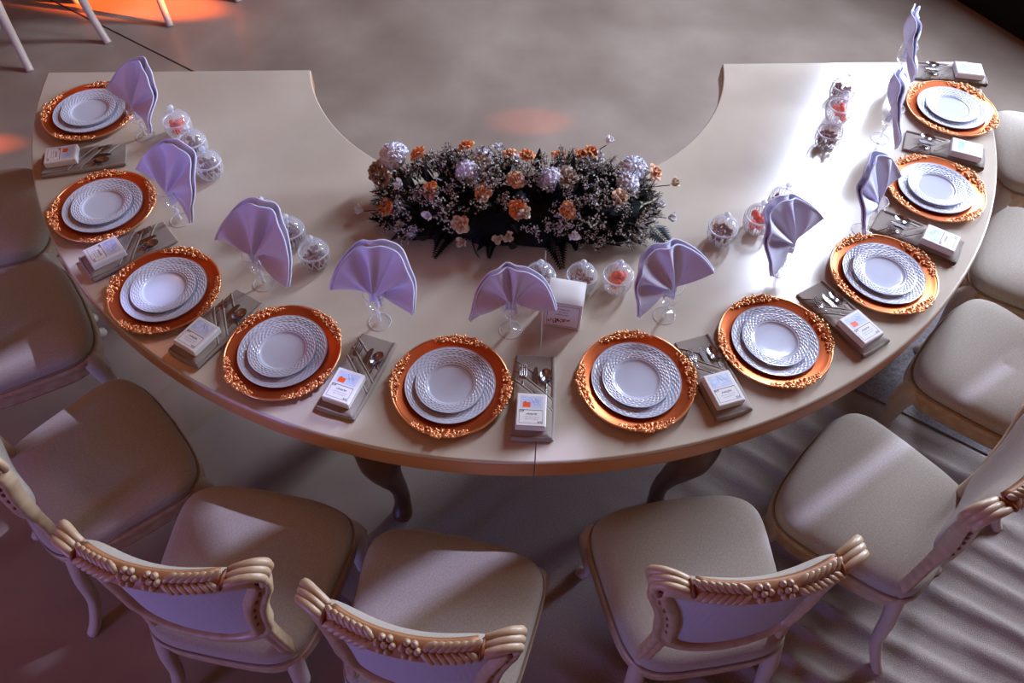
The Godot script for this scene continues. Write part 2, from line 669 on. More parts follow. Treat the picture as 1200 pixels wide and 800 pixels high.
func room() -> void:
	var h := 8.6
	var h1 := [-0.35, 0.35, 2.05, 4.85]
	var h2 := [1.45, 2.75, 0.75, 2.75]
	# unseen slits, added and shaped to throw bars of sun on the seats
	var slits := [[2.205, 2.275, 3.5, 5.3], [1.745, 1.878, 5.62, 6.7], [1.228, 1.445, 6.2, 6.92], [1.168, 1.222, 6.74, 7.25], [0.66, 0.79, 6.6, 7.4], [0.40, 0.50, 6.7, 7.5]]
	wall_with_opening("wall_right", GA, GT, GN, -8.2, 10.4, h, [h1, h2] + slits)
	window(GA, GT, GN, h1)
	window(GA, GT, GN, h2)
	for o in slits:
		window(GA, GT, GN, o, false)
	wall_with_opening("wall_left", Vector3(-7, 0, 0), Vector3(0, 0, 1), Vector3(1, 0, 0), -9.4, 6.8, h, [])
	wall_with_opening("wall_far", Vector3(0, 0, -9.1), Vector3(1, 0, 0), Vector3(0, 0, 1), -7.0, -0.9, h, [])
	var h3 := [-5.9, -4.5, 0.3, 2.4]
	wall_with_opening("wall_back", Vector3(0, 0, 6.5), Vector3(1, 0, 0), Vector3(0, 0, -1), -7.3, 8.4, h, [h3])
	window(Vector3(0, 0, 6.5), Vector3(1, 0, 0), Vector3(0, 0, -1), h3)
	var c := MB.new()
	var fa := GA - GN * 0.3 - GT * 8.3
	var fb := GA - GN * 0.3 + GT * 10.3
	var top := []
	for p in [Vector3(-7.3, h, 6.8), Vector3(fb.x, h, 6.8), Vector3(fb.x, h, fb.z), Vector3(fa.x, h, fa.z), Vector3(-7.3, h, -9.4)]:
		top.append(p + Vector3.UP * 0.3)
	for k in top.size():
		var p: Vector3 = top[k]
		var q: Vector3 = top[(k + 1) % top.size()]
		c.face([p, p - Vector3.UP * 0.3, q - Vector3.UP * 0.3, q])
	c.face(top)
	var under := []
	for k in range(top.size() - 1, -1, -1):
		under.append(top[k] - Vector3.UP * 0.3)
	c.face(under)
	struct("ceiling", c, M["ceiling plaster"])

func floor_cover() -> void:
	# two concrete slabs with an open joint between them
	var ja := Vector3(-2.743, 0, -1.529)
	var jb := Vector3(-1.845, 0, -0.951)
	var d := (jb - ja).normalized()
	var n := Vector3(-d.z, 0, d.x)
	var f := Node3D.new()
	f.name = "floor"
	f.set_meta("kind", "structure")
	add_child(f)
	for s in [-1.0, 1.0]:
		var g := MB.new()
		var xf := Transform3D(Basis(d, Vector3.UP, d.cross(Vector3.UP)), ja + n * s * 9.0045 + Vector3(0, -0.1, 0) + d * 3.0)
		g.box(Vector3(30, 0.2, 18), 0.002, xf)
		part("floor_slab", g, M["concrete"], f)
	var jm := MB.new()
	jm.box(Vector3(30, 0.05, 0.02), 0.0, Transform3D(Basis(d, Vector3.UP, d.cross(Vector3.UP)), ja + d * 3.0 + Vector3(0, -0.031, 0)))
	part("joint_filler", jm, M["joint"], f)

	# the rippled carpet and the crinkled one behind it meet at one line
	var o := Vector3(1.361, 0, 1.047)
	var e := Vector3(0.841, 0, 0.541)
	var q := Vector3(-0.541, 0, 0.841)
	var nz := FastNoiseLite.new()
	nz.seed = 4
	nz.frequency = 1.1
	var cp := MB.new()
	cp.grid(110, 260, func(u: float, w: float) -> Vector3:
		var s := lerpf(-1.15, 1.7, u)
		var t := lerpf(0.008, 1.75, w)
		var p := o + e * s + q * t
		var k := smoothstep(-0.75, 0.15, s) * smoothstep(0.0, 0.12, t) * (0.75 + 0.5 * nz.get_noise_2d(s * 1.3, t * 3.0))
		var ph := t / 0.118 + 0.35 * nz.get_noise_2d(s * 0.7 + 9.0, t * 0.8) + s * 0.12
		var rp := pow(0.5 + 0.5 * sin(ph * TAU), 1.6)
		return p + Vector3.UP * (0.007 + 0.020 * k * rp), false, false, false, false)
	cp.grid(110, 1, func(u: float, w: float) -> Vector3: return o + e * lerpf(-1.15, 1.7, u) + q * 0.008 + Vector3.UP * 0.007 * w, false, false, true, false)
	cp.grid(1, 260, func(u: float, w: float) -> Vector3: return o - e * 1.15 + q * lerpf(0.008, 1.75, w) + Vector3.UP * 0.007 * u, false, false, true, false)
	tag(part("carpet", cp, M["carpet"], self), "pale beige carpet lying in soft parallel ripples under the front chairs", "carpet")
	var nr := FastNoiseLite.new()
	nr.seed = 14
	nr.frequency = 1.0
	var c2 := MB.new()
	c2.grid(200, 160, func(u: float, w: float) -> Vector3:
		var s := lerpf(-0.55, 0.9, u)
		var t := lerpf(-0.012, -0.75, w)
		var cr := absf(nr.get_noise_2d(s * 55.0 + t * 30.0, t * 12.0 - s * 8.0))
		return o + e * s + q * t + Vector3.UP * (0.007 + 0.007 * cr * smoothstep(0.0, 0.05, w)), false, false, true, false)
	c2.grid(200, 1, func(u: float, w: float) -> Vector3: return o + e * lerpf(-0.55, 0.9, u) - q * 0.012 + Vector3.UP * 0.007 * w, false, false, false, false)
	tag(part("carpet", c2, M["grey carpet"], self), "grey crinkled carpet under the bright end of the table", "carpet")

	# black band along the foot of the window wall; its edge cuts the far corner of the view
	var bm := MB.new()
	wall_piece(bm, GA + GN * 0.08, GT, GN, -3.0, 6.0, 0.0, 0.62, 0.08)
	struct("trim_1", bm, M["flat black"])

# ------------------------------------------------------------------ tables
const RO := 1.794
const RI := 0.8065

func table_angle(r: float, which: int) -> float:   # 0 far end of the bright half, 1 seam, 2 far end of the dim half
	if which == 0:
		return asin((0.039 - (r - 0.817) * 0.063) / r)
	if which == 1:
		return acos((0.0775 + (1.78 - r) * 0.0427) / r)
	return PI - asin((0.150 + (r - 0.75) * 0.0624) / r)

func table_half(dim: bool) -> void:
	var t := thing("banquet_table", "dim half of the ivory crescent banquet table, by the dark brown seats" if dim else "bright half of the ivory crescent banquet table, with the glare of a window", "table", Vector3.ZERO, 0, "halves of the crescent table")
	var gap := 0.0016
	var ring := func(prof: Array, called: String, m: Material) -> void:
		var mb := MB.new()
		var n := prof.size()
		var pt := func(u: float, p: Vector2) -> Vector3:
			var a0 := table_angle(p.x, 1) + gap / p.x if dim else table_angle(p.x, 0)
			var a1 := table_angle(p.x, 2) if dim else table_angle(p.x, 1) - gap / p.x
			var a := lerpf(a0, a1, u)
			return Vector3(p.x * cos(a), p.y, p.x * sin(a))
		mb.grid(96, n, func(u: float, w: float) -> Vector3: return pt.call(u, prof[int(round(w * n)) % n]), false, true)
		for u in [0.0, 1.0]:
			var pts := []
			for p in prof:
				pts.append(pt.call(u, p))
			if u == 1.0:
				pts.reverse()
			mb.face(pts)
		part(called, mb, m, t)
	ring.call([Vector2(RI, TOP - 0.012), Vector2(RI, TOP - 0.006), Vector2(RI + 0.002, TOP - 0.002), Vector2(RI + 0.006, TOP), Vector2(1.0, TOP), Vector2(1.2, TOP), Vector2(1.4, TOP), Vector2(1.6, TOP), Vector2(RO - 0.007, TOP), Vector2(RO - 0.002, TOP - 0.0025), Vector2(RO, TOP - 0.007), Vector2(RO, TOP - 0.010)], "tabletop", M["ivory lacquer"])
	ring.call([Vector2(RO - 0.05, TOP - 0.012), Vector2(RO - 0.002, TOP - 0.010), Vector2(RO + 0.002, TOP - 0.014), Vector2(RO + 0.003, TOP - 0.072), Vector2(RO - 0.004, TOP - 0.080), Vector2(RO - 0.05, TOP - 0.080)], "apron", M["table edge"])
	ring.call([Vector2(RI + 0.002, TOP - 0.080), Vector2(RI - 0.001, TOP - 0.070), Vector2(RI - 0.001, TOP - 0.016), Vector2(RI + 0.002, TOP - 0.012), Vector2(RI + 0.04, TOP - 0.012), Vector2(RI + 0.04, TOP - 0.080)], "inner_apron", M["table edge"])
	var spots := [[-0.36, 1.63, 100.0], [-1.60, 0.32, 170.0], [-0.28, 0.92, 280.0], [-0.92, 0.27, 350.0]] if dim else [[0.54, 1.585, 70.0], [1.64, 0.20, 8.0], [0.42, 0.86, 240.0], [0.93, 0.10, 180.0]]
	for s in spots:
		var mb := MB.new()
		var d := dir(s[2])
		var c := Vector3(s[0], 0, s[1])
		var hs := [0.69, 0.62, 0.52, 0.40, 0.28, 0.16, 0.07, 0.02, 0.0]
		var off := [0.0, 0.035, 0.045, 0.025, -0.005, -0.03, -0.03, -0.01, 0.0]
		var rad := [0.070, 0.074, 0.062, 0.045, 0.034, 0.028, 0.028, 0.036, 0.03]
		var pts := []
		for k in hs.size():
			pts.append(c + d * off[k] + Vector3.UP * hs[k])
		mb.tube(smooth(pts, 4), smooth_num(rad, 4), 14)
		part("leg", mb, M["dark leg wood"], t)

func tables() -> void:
	table_half(true)
	table_half(false)

# ------------------------------------------------------------------ chairs
func seat_outline(a: float, grow := 1.0) -> Vector2:
	var c := cos(a)
	var s := sin(a)
	var x := signf(c) * pow(absf(c), 0.36)
	var z := signf(s) * pow(absf(s), 0.36)
	z *= 0.215
	var w := lerpf(0.262, 0.215, (z + 0.215) / 0.43)
	x *= w * (1.0 + 0.02 * (1.0 - (z / 0.215) * (z / 0.215)))
	var bow := 1.0 - (x / 0.262) * (x / 0.262)
	if z < 0.0:
		z -= 0.022 * bow * (-z / 0.215)
	else:
		z += 0.012 * bow * (z / 0.215)
	return Vector2(x, z) * grow

func back_at(s0: float, t: float, off := 0.0) -> Vector3:
	var s := s0 * 0.94
	var k := clampf((t - 0.44) / 0.4, 0.0, 1.0)
	return Vector3(s, t, 0.200 + (t - 0.44) * 0.02 - 0.012 * k - 1.25 * s * s * (0.45 + 0.55 * k) + off)

func back_normal(s: float) -> Vector3:
	return Vector3(2.2 * s, -0.02, 1.0).normalized()

func make_chair(called: String, label: String) -> Node3D:
	var t := thing(called, label, "chair", Vector3.ZERO, 0, "upholstered dining chairs around the table")
	var mb := MB.new()
	var prof := [Vector2(0.0, 0.497), Vector2(0.3, 0.496), Vector2(0.55, 0.492), Vector2(0.75, 0.486), Vector2(0.88, 0.478), Vector2(0.95, 0.469), Vector2(0.985, 0.459), Vector2(1.0, 0.446), Vector2(1.0, 0.425)]
	mb.grid(72, 8, func(u: float, w: float) -> Vector3:
		var p: Vector2 = prof[int(round(w * 8))]
		var o := seat_outline(u * TAU, p.x)
		return Vector3(o.x, p.y, o.y), true, false, false, false)
	var seat := part("seat_cushion", mb, M["linen"], t)
	mb = MB.new()
	var ring := []
	for k in 72:
		var o := seat_outline(k * TAU / 72.0, 1.008)
		ring.append(Vector3(o.x, 0.424, o.y))
	var ups := []
	for k in 72:
		ups.append(Vector3.UP)
	var circ := []
	for k in 6:
		circ.append(Vector2(cos(k * TAU / 6), sin(k * TAU / 6)) * 0.0045)
	mb.sweep(ring, ups, circ, true)
	part("piping", mb, M["tan piping"], seat)
	mb = MB.new()
	var rp := [Vector2(1.0, 0.420), Vector2(1.025, 0.416), Vector2(1.035, 0.408), Vector2(1.03, 0.398), Vector2(1.015, 0.392), Vector2(1.015, 0.365), Vector2(1.025, 0.356), Vector2(1.015, 0.348), Vector2(0.9, 0.352), Vector2(0.9, 0.420)]
	mb.grid(72, 10, func(u: float, w: float) -> Vector3:
		var k := int(round(w * 10)) % 10
		var p: Vector2 = rp[k]
		var o := seat_outline(u * TAU, p.x)
		var y := p.y
		if k >= 5 and k <= 8:
			y += 0.016 * (0.5 - 0.5 * cos(u * TAU * 4.0))
		return Vector3(o.x, y, o.y), true, true)
	part("seat_rail", mb, M["cream paint"], t)
	for s in [-1.0, 1.0]:
		mb = MB.new()
		mb.tube(smooth([Vector3(0.216 * s, 0.415, -0.170), Vector3(0.228 * s, 0.365, -0.184), Vector3(0.234 * s, 0.29, -0.192), Vector3(0.226 * s, 0.19, -0.186), Vector3(0.218 * s, 0.09, -0.182), Vector3(0.222 * s, 0.035, -0.190), Vector3(0.230 * s, 0.012, -0.202), Vector3(0.232 * s, 0.0, -0.204)], 4), smooth_num([0.034, 0.040, 0.031, 0.022, 0.016, 0.016, 0.021, 0.016], 4), 12)
		var leg := part("front_leg", mb, M["leg paint"], t)
		mb = MB.new()
		for k in 5:
			mb.ball(Vector3((0.246 + 0.004 * (2 - absi(k - 2))) * s, 0.375 - k * 0.022, -0.212 + absi(k - 2) * 0.003), Vector3(0.008, 0.012, 0.008), Basis(Vector3(0, 0, 1), 0.5 * s), 8, 5)
		part("knee_carving", mb, M["cream paint"], leg)
		mb = MB.new()
		mb.tube(smooth([Vector3(0.181 * s, 0.455, 0.168), Vector3(0.186 * s, 0.40, 0.182), Vector3(0.198 * s, 0.28, 0.215), Vector3(0.204 * s, 0.15, 0.240), Vector3(0.212 * s, 0.05, 0.282), Vector3(0.217 * s, 0.0, 0.315)], 4), smooth_num([0.016, 0.024, 0.022, 0.018, 0.017, 0.017], 4), 12, 1.15)
		part("rear_leg", mb, M["leg paint"], t)

	# back frame: an hourglass hoop with moulded section
	var half := [Vector2(0, 0.958), Vector2(0.07, 0.956), Vector2(0.13, 0.948), Vector2(0.18, 0.940), Vector2(0.212, 0.930), Vector2(0.226, 0.908), Vector2(0.220, 0.872), Vector2(0.203, 0.828), Vector2(0.188, 0.775), Vector2(0.180, 0.715), Vector2(0.176, 0.655), Vector2(0.160, 0.612), Vector2(0.115, 0.585), Vector2(0.06, 0.572), Vector2(0, 0.568)]
	var line := smooth(half, 4)
	var loop := []
	for p in line:
		loop.append(p)
	for k in range(line.size() - 2, 0, -1):
		loop.append(Vector2(-line[k].x, line[k].y))
	var pts := []
	var nrm := []
	var scl := []
	for p in loop:
		pts.append(back_at(p.x, p.y))
		nrm.append(back_normal(p.x))
		scl.append(1.15 + 0.30 * smoothstep(0.12, 0.17, absf(p.x)) * smoothstep(0.60, 0.68, p.y) * (1.0 - smoothstep(0.86, 0.92, p.y)))
	var moulding := [Vector2(-0.019, -0.012), Vector2(-0.019, 0.008), Vector2(-0.014, 0.013), Vector2(-0.008, 0.012), Vector2(-0.005, 0.008), Vector2(0.001, 0.009), Vector2(0.005, 0.015), Vector2(0.012, 0.016), Vector2(0.018, 0.010), Vector2(0.020, 0.0), Vector2(0.016, -0.012), Vector2(0.0, -0.016)]
	mb = MB.new()
	mb.sweep(pts, nrm, moulding, true, scl)
	for s in [-1.0, 1.0]:       # stiles down to the seat
		var sp := smooth([Vector2(0.176 * s, 0.67), Vector2(0.176 * s, 0.60), Vector2(0.184 * s, 0.53), Vector2(0.194 * s, 0.47), Vector2(0.200 * s, 0.40)], 4)
		var a := []
		var b := []
		for p in sp:
			a.append(back_at(p.x, p.y, -0.004))
			b.append(back_normal(p.x))
		mb.sweep(a, b, [Vector2(-0.018, -0.014), Vector2(-0.018, 0.010), Vector2(-0.010, 0.015), Vector2(-0.004, 0.011), Vector2(0.004, 0.011), Vector2(0.010, 0.015), Vector2(0.018, 0.010), Vector2(0.018, -0.014), Vector2(0.0, -0.018)])
	var frame := part("back_frame", mb, M["cream paint"], t)
	for s in [-1.0, 1.0]:       # reeded ears at the two ends of the crest
		mb = MB.new()
		for k in 3:
			var ep := smooth([Vector2(0.176 * s, 0.964), Vector2(0.200 * s, 0.972), Vector2(0.226 * s, 0.970), Vector2(0.244 * s, 0.954), Vector2(0.246 * s, 0.930), Vector2(0.236 * s, 0.906)], 4)
			var a := []
			for p in ep:
				a.append(back_at(p.x, p.y, (k - 1) * 0.0155))
			mb.tube(a, smooth_num([0.009, 0.0105, 0.0115, 0.0115, 0.0105, 0.007], 4), 8)
		part("ear", mb, M["cream paint"], frame)
		mb = MB.new()
		mb.ball(back_at(0.172 * s, 0.966, 0.004), Vector3(0.008, 0.014, 0.024), Basis(), 10, 6)
		part("glazed_collar", mb, M["antique glaze"], frame)
		for k in 6:             # glazed hollows down the stile
			var tt := lerpf(0.905, 0.70, k / 5.0)
			var sw := stile_half(line, tt) - 0.001
			var rr := lerpf(0.0105, 0.0055, k / 5.0)
			mb = MB.new()
			mb.ball(back_at((sw + 0.002) * s, tt, 0.0165), Vector3(rr, rr * 1.5, 0.0045), Basis(), 8, 5)
			part("glazed_hollow", mb, M["antique glaze"], frame)
	# crest carving: leaves running out from two blossoms
	mb = MB.new()
	var ground := []
	var gn := []
	for k in 21:
		var s := lerpf(-0.168, 0.168, k / 20.0)
		ground.append(back_at(s, 0.970 + 0.010 * (1.0 - absf(s) / 0.18), 0.004))
		gn.append(Vector3(0, 0.8, 0.6))
	mb.sweep(ground, gn, [Vector2(-0.022, -0.014), Vector2(-0.022, 0.003), Vector2(0.0, 0.007), Vector2(0.022, 0.003), Vector2(0.022, -0.014)])
	part("carving_ground", mb, M["carving ground"], frame)
	mb = MB.new()
	var nb := Vector3(0, 0.8, 0.6)
	var across := Vector3(0, -0.6, 0.8)
	for s in [-1.0, 1.0]:
		for k in 7:
			var x: float = s * lerpf(0.066, 0.158, k / 6.0)
			for w in [-1.0, 1.0]:
				var c: Vector3 = back_at(x, 0.970 + 0.010 * (1.0 - absf(x) / 0.18), 0.004) + nb * 0.007 + across * w * 0.0118
				var along: Vector3 = (Vector3(s, 0, -2.0 * absf(x)) + across * w * 0.75).normalized()
				var bs := Basis(along, nb, along.cross(nb))
				mb.ball(c, Vector3(0.0190, 0.0060, 0.0080), bs, 8, 5)
		var f := back_at(s * 0.027, 0.979, 0.004) + nb * 0.008
		mb.ball(f, Vector3.ONE * 0.0085, Basis(), 8, 5)
		for k in 6:
			var a := k * TAU / 6.0
			mb.ball(f + (Vector3.RIGHT * cos(a) + across * sin(a)) * 0.0155 - nb * 0.002, Vector3.ONE * 0.0084, Basis(), 8, 5)
	part("crest_carving", mb, M["cream paint"], frame)
	# upholstered panel, padded in front, flat behind
	mb = MB.new()
	var panel := func(u: float, w: float, off: float, pad: float, top_t: float) -> Vector3:
		var tt := lerpf(0.578, top_t, w)
		var e := u * 2.0 - 1.0
		var hw := stile_half(line, minf(tt, 0.93)) - 0.006 - 0.03 * maxf(tt - 0.93, 0.0) / 0.03
		var bulge := (1.0 - pow(absf(e), 6.0)) * (1.0 - pow(absf(w * 2.0 - 1.0), 8.0))
		return back_at(e * hw, tt, off + pad * bulge)
	mb.grid(28, 32, func(u: float, w: float) -> Vector3: return panel.call(u, w, -0.012, -0.036, 0.974), false, false, false, false)
	var fp := part("back_cushion", mb, M["linen"], t)
	mb = MB.new()
	mb.grid(28, 32, func(u: float, w: float) -> Vector3: return panel.call(u, w, 0.001, 0.006, 0.950), false, false, true, false)
	part("rear_panel", mb, M["back linen"], fp, "pale fabric covering the back of the chair")
	# low padded roll between the stiles at the rear of the seat
	return t

func stile_half(line: Array, t: float) -> float:
	var best := 0.0
	for k in line.size() - 1:
		var a: Vector2 = line[k]
		var b: Vector2 = line[k + 1]
		if (a.y - t) * (b.y - t) <= 0.0 and absf(a.y - b.y) > 1e-6:
			best = maxf(best, lerpf(a.x, b.x, (t - a.y) / (b.y - a.y)))
	return best

func chairs() -> void:
	# front-edge midpoint x, z, angle of the direction away from the table, label
	var list := [
		[-0.12, 1.885, 100.5, "cream carved chair with half-lit tan seat, before the setting just dim-side of the seam"],
		[0.487, 1.757, 80.0, "cream carved chair facing the setting just bright-side of the table seam"],
		[0.93, 1.585, 41.0, "cream carved chair with a lavender light stripe on its seat, above the rippled carpet"],
		[1.485, 1.095, 42.0, "pale-seated chair standing over the seam line of the two carpets"],
		[1.795, 0.645, 33.7, "pale-seated chair tucked under the bright table half, second from its straight end"],
		[2.03, 0.09, 12.0, "pale-seated chair nearest the black-footed window wall"],
		[-0.672, 1.765, 99.0, "cream carved chair with brown seat, its carved back lowest in the dim corner"],
		[-1.07, 1.52, 136.0, "chair with a deep brown seat, third from the dim table half's straight end"],
		[-1.52, 1.05, 144.0, "dark-shaded chair with an orange-brown seat rail, second from the dim straight end"],
		[-1.81, 0.59, 155.0, "dark-shaded chair first from the dim table half's straight end, cut by the frame"],
	]
	var proto: Node3D
	for k in list.size():
		var c = list[k]
		var n := dir(c[2])
		var at := Vector3(c[0], 0.0, c[1]) + n * 0.222
		if 1 <= k and k <= 4:
			at.y = 0.006
		if k == 0:
			proto = make_chair("dining_chair", c[3])
			proto.position = at
			proto.rotation.y = face_turn(c[2])
		else:
			copy(proto, "dining_chair", c[3], at, face_turn(c[2]))
	for e in [[-2.497, -1.018, 50.0, "pale-legged chair in the far corner beyond the dim table end, two legs in view"], [-1.865, -1.48, 50.0, "pale-legged chair past the table's dim end, only one leg in view"]]:
		var n := dir(e[2])
		copy(proto, "dining_chair", e[3], Vector3(e[0], 0, e[1]) - n * 0.305, face_turn(e[2]))

# ------------------------------------------------------------------ place settings
const PLACE := [
	"first from the dim half's end",
	"second from the dim half's end",
	"third from the dim half's end",
	"fourth from the dim half's end",
	"beside the seam on the dim half",
	"beside the seam on the bright half",
	"fourth from the bright half's end",
	"third from the bright half's end",
	"second from the bright half's end",
	"first from the bright half's end"]

func make_charger() -> Node3D:
	var t := thing("charger_plate", "copper charger plate with gilt scrolled rim, " + PLACE[0], "charger plate", Vector3.ZERO, 0, "copper charger plates")
	var mb := MB.new()
	mb.lathe([Vector2(0, 0.004), Vector2(0.06, 0.004), Vector2(0.108, 0.0045), Vector2(0.116, 0.007), Vector2(0.122, 0.0105), Vector2(0.140, 0.0135), Vector2(0.152, 0.0175), Vector2(0.159, 0.0195), Vector2(0.162, 0.018), Vector2(0.158, 0.014), Vector2(0.138, 0.009), Vector2(0.112, 0.001), Vector2(0.10, 0.0), Vector2(0, 0.0)], 96)
	part("plate_body", mb, M["copper"], t)
	mb = MB.new()
	var bead := []
	for k in 96:
		bead.append(Vector3(0.160 * cos(k * TAU / 96), 0.0185, 0.160 * sin(k * TAU / 96)))
	var ups := []
	for k in 96:
		ups.append(Vector3.UP)
	var circ := []
	for k in 6:
		circ.append(Vector2(cos(k * TAU / 6), sin(k * TAU / 6)) * 0.0032)
	mb.sweep(bead, ups, circ, true)
	part("rim_bead", mb, M["gilt copper"], t)
	var r := RandomNumberGenerator.new()
	r.seed = 77
	for q in 4:
		mb = MB.new()
		for k in 120:
			var u := r.randf_range(-1.0, 1.0)
			var env := 1.0 - absf(u) * absf(u)
			var a := q * TAU / 4 + u * 0.52
			var rad := 0.1565 + r.randf_range(-0.019, 0.009) * (0.35 + 0.65 * env) + 0.002 * env
			var s := r.randf_range(0.0022, 0.0042) * (0.65 + 0.35 * env)
			var c := Vector3(cos(a) * rad, 0.0180 + (rad - 0.152) * 0.22 + r.randf_range(0.0, 0.004) * env, sin(a) * rad)
			mb.ball(c, Vector3(s * r.randf_range(1.0, 1.9), s * 0.9, s), Basis.from_euler(Vector3(r.randf_range(-0.4, 0.4), r.randf() * TAU, r.randf_range(-0.5, 0.5))), 7, 4)
		for k in 7:             # small scrolls
			var u := (k - 3) / 3.4
			var a := q * TAU / 4 + u * 0.47
			var c := Vector3(cos(a), 0, sin(a)) * 0.157 + Vector3.UP * 0.0205
			var arc := []
			for j in 9:
				var b := j * 0.62 + k
				var rr := 0.0062 - j * 0.00045
				arc.append(c + Vector3(cos(b) * rr, 0.001 * sin(j * 0.8), sin(b) * rr))
			mb.tube(arc, [0.0017], 5)
		part("rim_scroll", mb, M["gilt copper"], t)
	return t

func make_plate(called: String, label: String, group: String, R: float, well: float, h: float, rows: int, dashes: int) -> Node3D:
	var t := thing(called, label, "plate", Vector3.ZERO, 0, group)
	var mb := MB.new()
	mb.lathe([Vector2(0, 0.0035), Vector2(well * 0.5, 0.0036), Vector2(well * 0.86, 0.0042), Vector2(well * 0.95, 0.0060), Vector2(well, 0.0085)], 72)
	mb.lathe([Vector2(R, h - 0.001), Vector2(R - 0.001, h - 0.004), Vector2(well + 0.01, 0.0065), Vector2(well, 0.0), Vector2(well - 0.006, 0.0), Vector2(well - 0.010, 0.0015), Vector2(0, 0.0015)], 72)
	part("plate_body", mb, M["porcelain"], t)
	mb = MB.new()
	var sub := 4
	mb.grid(dashes * 5, rows * sub + 4, func(u: float, w: float) -> Vector3:
		var n := float(rows * sub + 4)
		var k := w * n
		var f := clampf((k - 2.0) / (rows * sub), 0.0, 1.0)
		var rad := lerpf(well + 0.004, R - 0.004, f)
		if k < 2.0:
			rad = lerpf(well, well + 0.004, k / 2.0)
		elif k > n - 2.0:
			rad = lerpf(R - 0.004, R, (k - n + 2.0) / 2.0)
		var y := lerpf(0.0085, h, pow((rad - well) / (R - well), 0.9))
		var row := f * rows
		var ph := u * dashes + (0.5 if int(row) % 2 == 1 else 0.0) 
		var inside := 1.0 if (k > 2.0 and k < n - 2.0) else 0.0
		y += inside * 0.0019 * pow(absf(sin(row * PI)), 0.7) * pow(absf(sin(ph * PI)), 1.1)
		if k > n - 2.0:
			y += 0.0006
		var a := u * TAU
		return Vector3(rad * cos(a), y, rad * sin(a)), true, false, false, false)
	var o := part("woven_rim", mb, M["porcelain"], t)
	return t

func make_fork(t: Node3D) -> void:
	var mb := MB.new()
	mb.tube([Vector3(0, 0.002, 0.12), Vector3(0, 0.002, 0.05), Vector3(0, 0.003, 0.0), Vector3(0, 0.003, -0.012)], [0.0055, 0.004, 0.0028, 0.004], 8, 0.4)
	mb.ball(Vector3(0, 0.003, -0.022), Vector3(0.0115, 0.0016, 0.014), Basis(), 12, 6)
	part("handle", mb, M["steel"], t)
	for k in 4:
		mb = MB.new()
		var x := (k - 1.5) * 0.0058
		mb.tube([Vector3(x, 0.003, -0.026), Vector3(x, 0.0045, -0.045), Vector3(x, 0.0065, -0.062)], [0.0019, 0.0017, 0.0010], 6)
		part("tine", mb, M["steel"], t)

func make_knife(t: Node3D) -> void:
	var mb := MB.new()
	mb.tube([Vector3(0, 0.003, 0.12), Vector3(0, 0.003, 0.04), Vector3(0, 0.003, 0.0)], [0.0065, 0.006, 0.0045], 8, 0.55)
	part("handle", mb, M["steel"], t)
	mb = MB.new()
	var b := [Vector2(-0.005, 0.0), Vector2(-0.0075, -0.03), Vector2(-0.008, -0.07), Vector2(-0.004, -0.086), Vector2(0.004, -0.090), Vector2(0.007, -0.07), Vector2(0.007, 0.0)]
	var top := []
	var bot := []
	for p in b:
		top.append(Vector3(p.x, 0.0042, p.y))
		bot.append(Vector3(p.x, 0.0022, p.y))
	mb.face(top)
	var rb := bot.duplicate()
	rb.reverse()
	mb.face(rb)
	for k in b.size():
		var j := (k + 1) % b.size()
		mb.face([top[k], bot[k], bot[j], top[j]])
	part("blade", mb, M["steel"], t)

func make_spoon(t: Node3D) -> void:
	var mb := MB.new()
	mb.tube([Vector3(0, 0.002, 0.12), Vector3(0, 0.002, 0.05), Vector3(0, 0.003, 0.0), Vector3(0, 0.004, -0.014)], [0.0055, 0.004, 0.0028, 0.0035], 8, 0.4)
	part("handle", mb, M["steel"], t)
	mb = MB.new()
	mb.grid(20, 8, func(u: float, w: float) -> Vector3:
		var a := u * TAU
		var rr := w
		return Vector3(cos(a) * 0.0165 * rr, 0.0035 + 0.0065 * rr * rr, -0.036 + sin(a) * 0.025 * rr - 0.002 * rr), true, false, false, false)
	mb.grid(20, 8, func(u: float, w: float) -> Vector3:
		var a := u * TAU
		return Vector3(cos(a) * 0.0165 * w, 0.0020 + 0.0078 * w * w, -0.036 + sin(a) * 0.025 * w - 0.002 * w), true, false, true, false)
	part("bowl", mb, M["steel"], t)

# a folded layer of cloth: outline polygon in plan (from the cut edge round), puffed a little, hem along the cut edge
func cloth_layer(z_left: float, z_right: float, zend: float, y0: float, y1: float, hw: float, lift := 0.004) -> MB:
	var mb := MB.new()
	var top := func(u: float, w: float) -> Vector3:
		var x := lerpf(-hw, hw, u)
		var z0 := lerpf(z_left, z_right, u)
		var z := lerpf(z0, zend, w)
		var edge := minf(minf(u, 1.0 - u) * 9.0, minf(w, 1.0 - w) * 12.0)
		var y := lerpf(y0, y1, clampf(edge, 0.0, 1.0)) + lift * exp(-pow(w * 7.0, 2.0)) * sin(u * PI) + 0.0012 * sin(u * 9.0 + w * 5.0)
		return Vector3(x, y, z)
	mb.grid(18, 22, top, false, false, true, false)
	var hem := []
	for k in 19:
		var p: Vector3 = top.call(k / 18.0, 0.0)
		hem.append(p + Vector3.UP * 0.0002)
	mb.tube(hem, [0.0030], 6)
	return mb

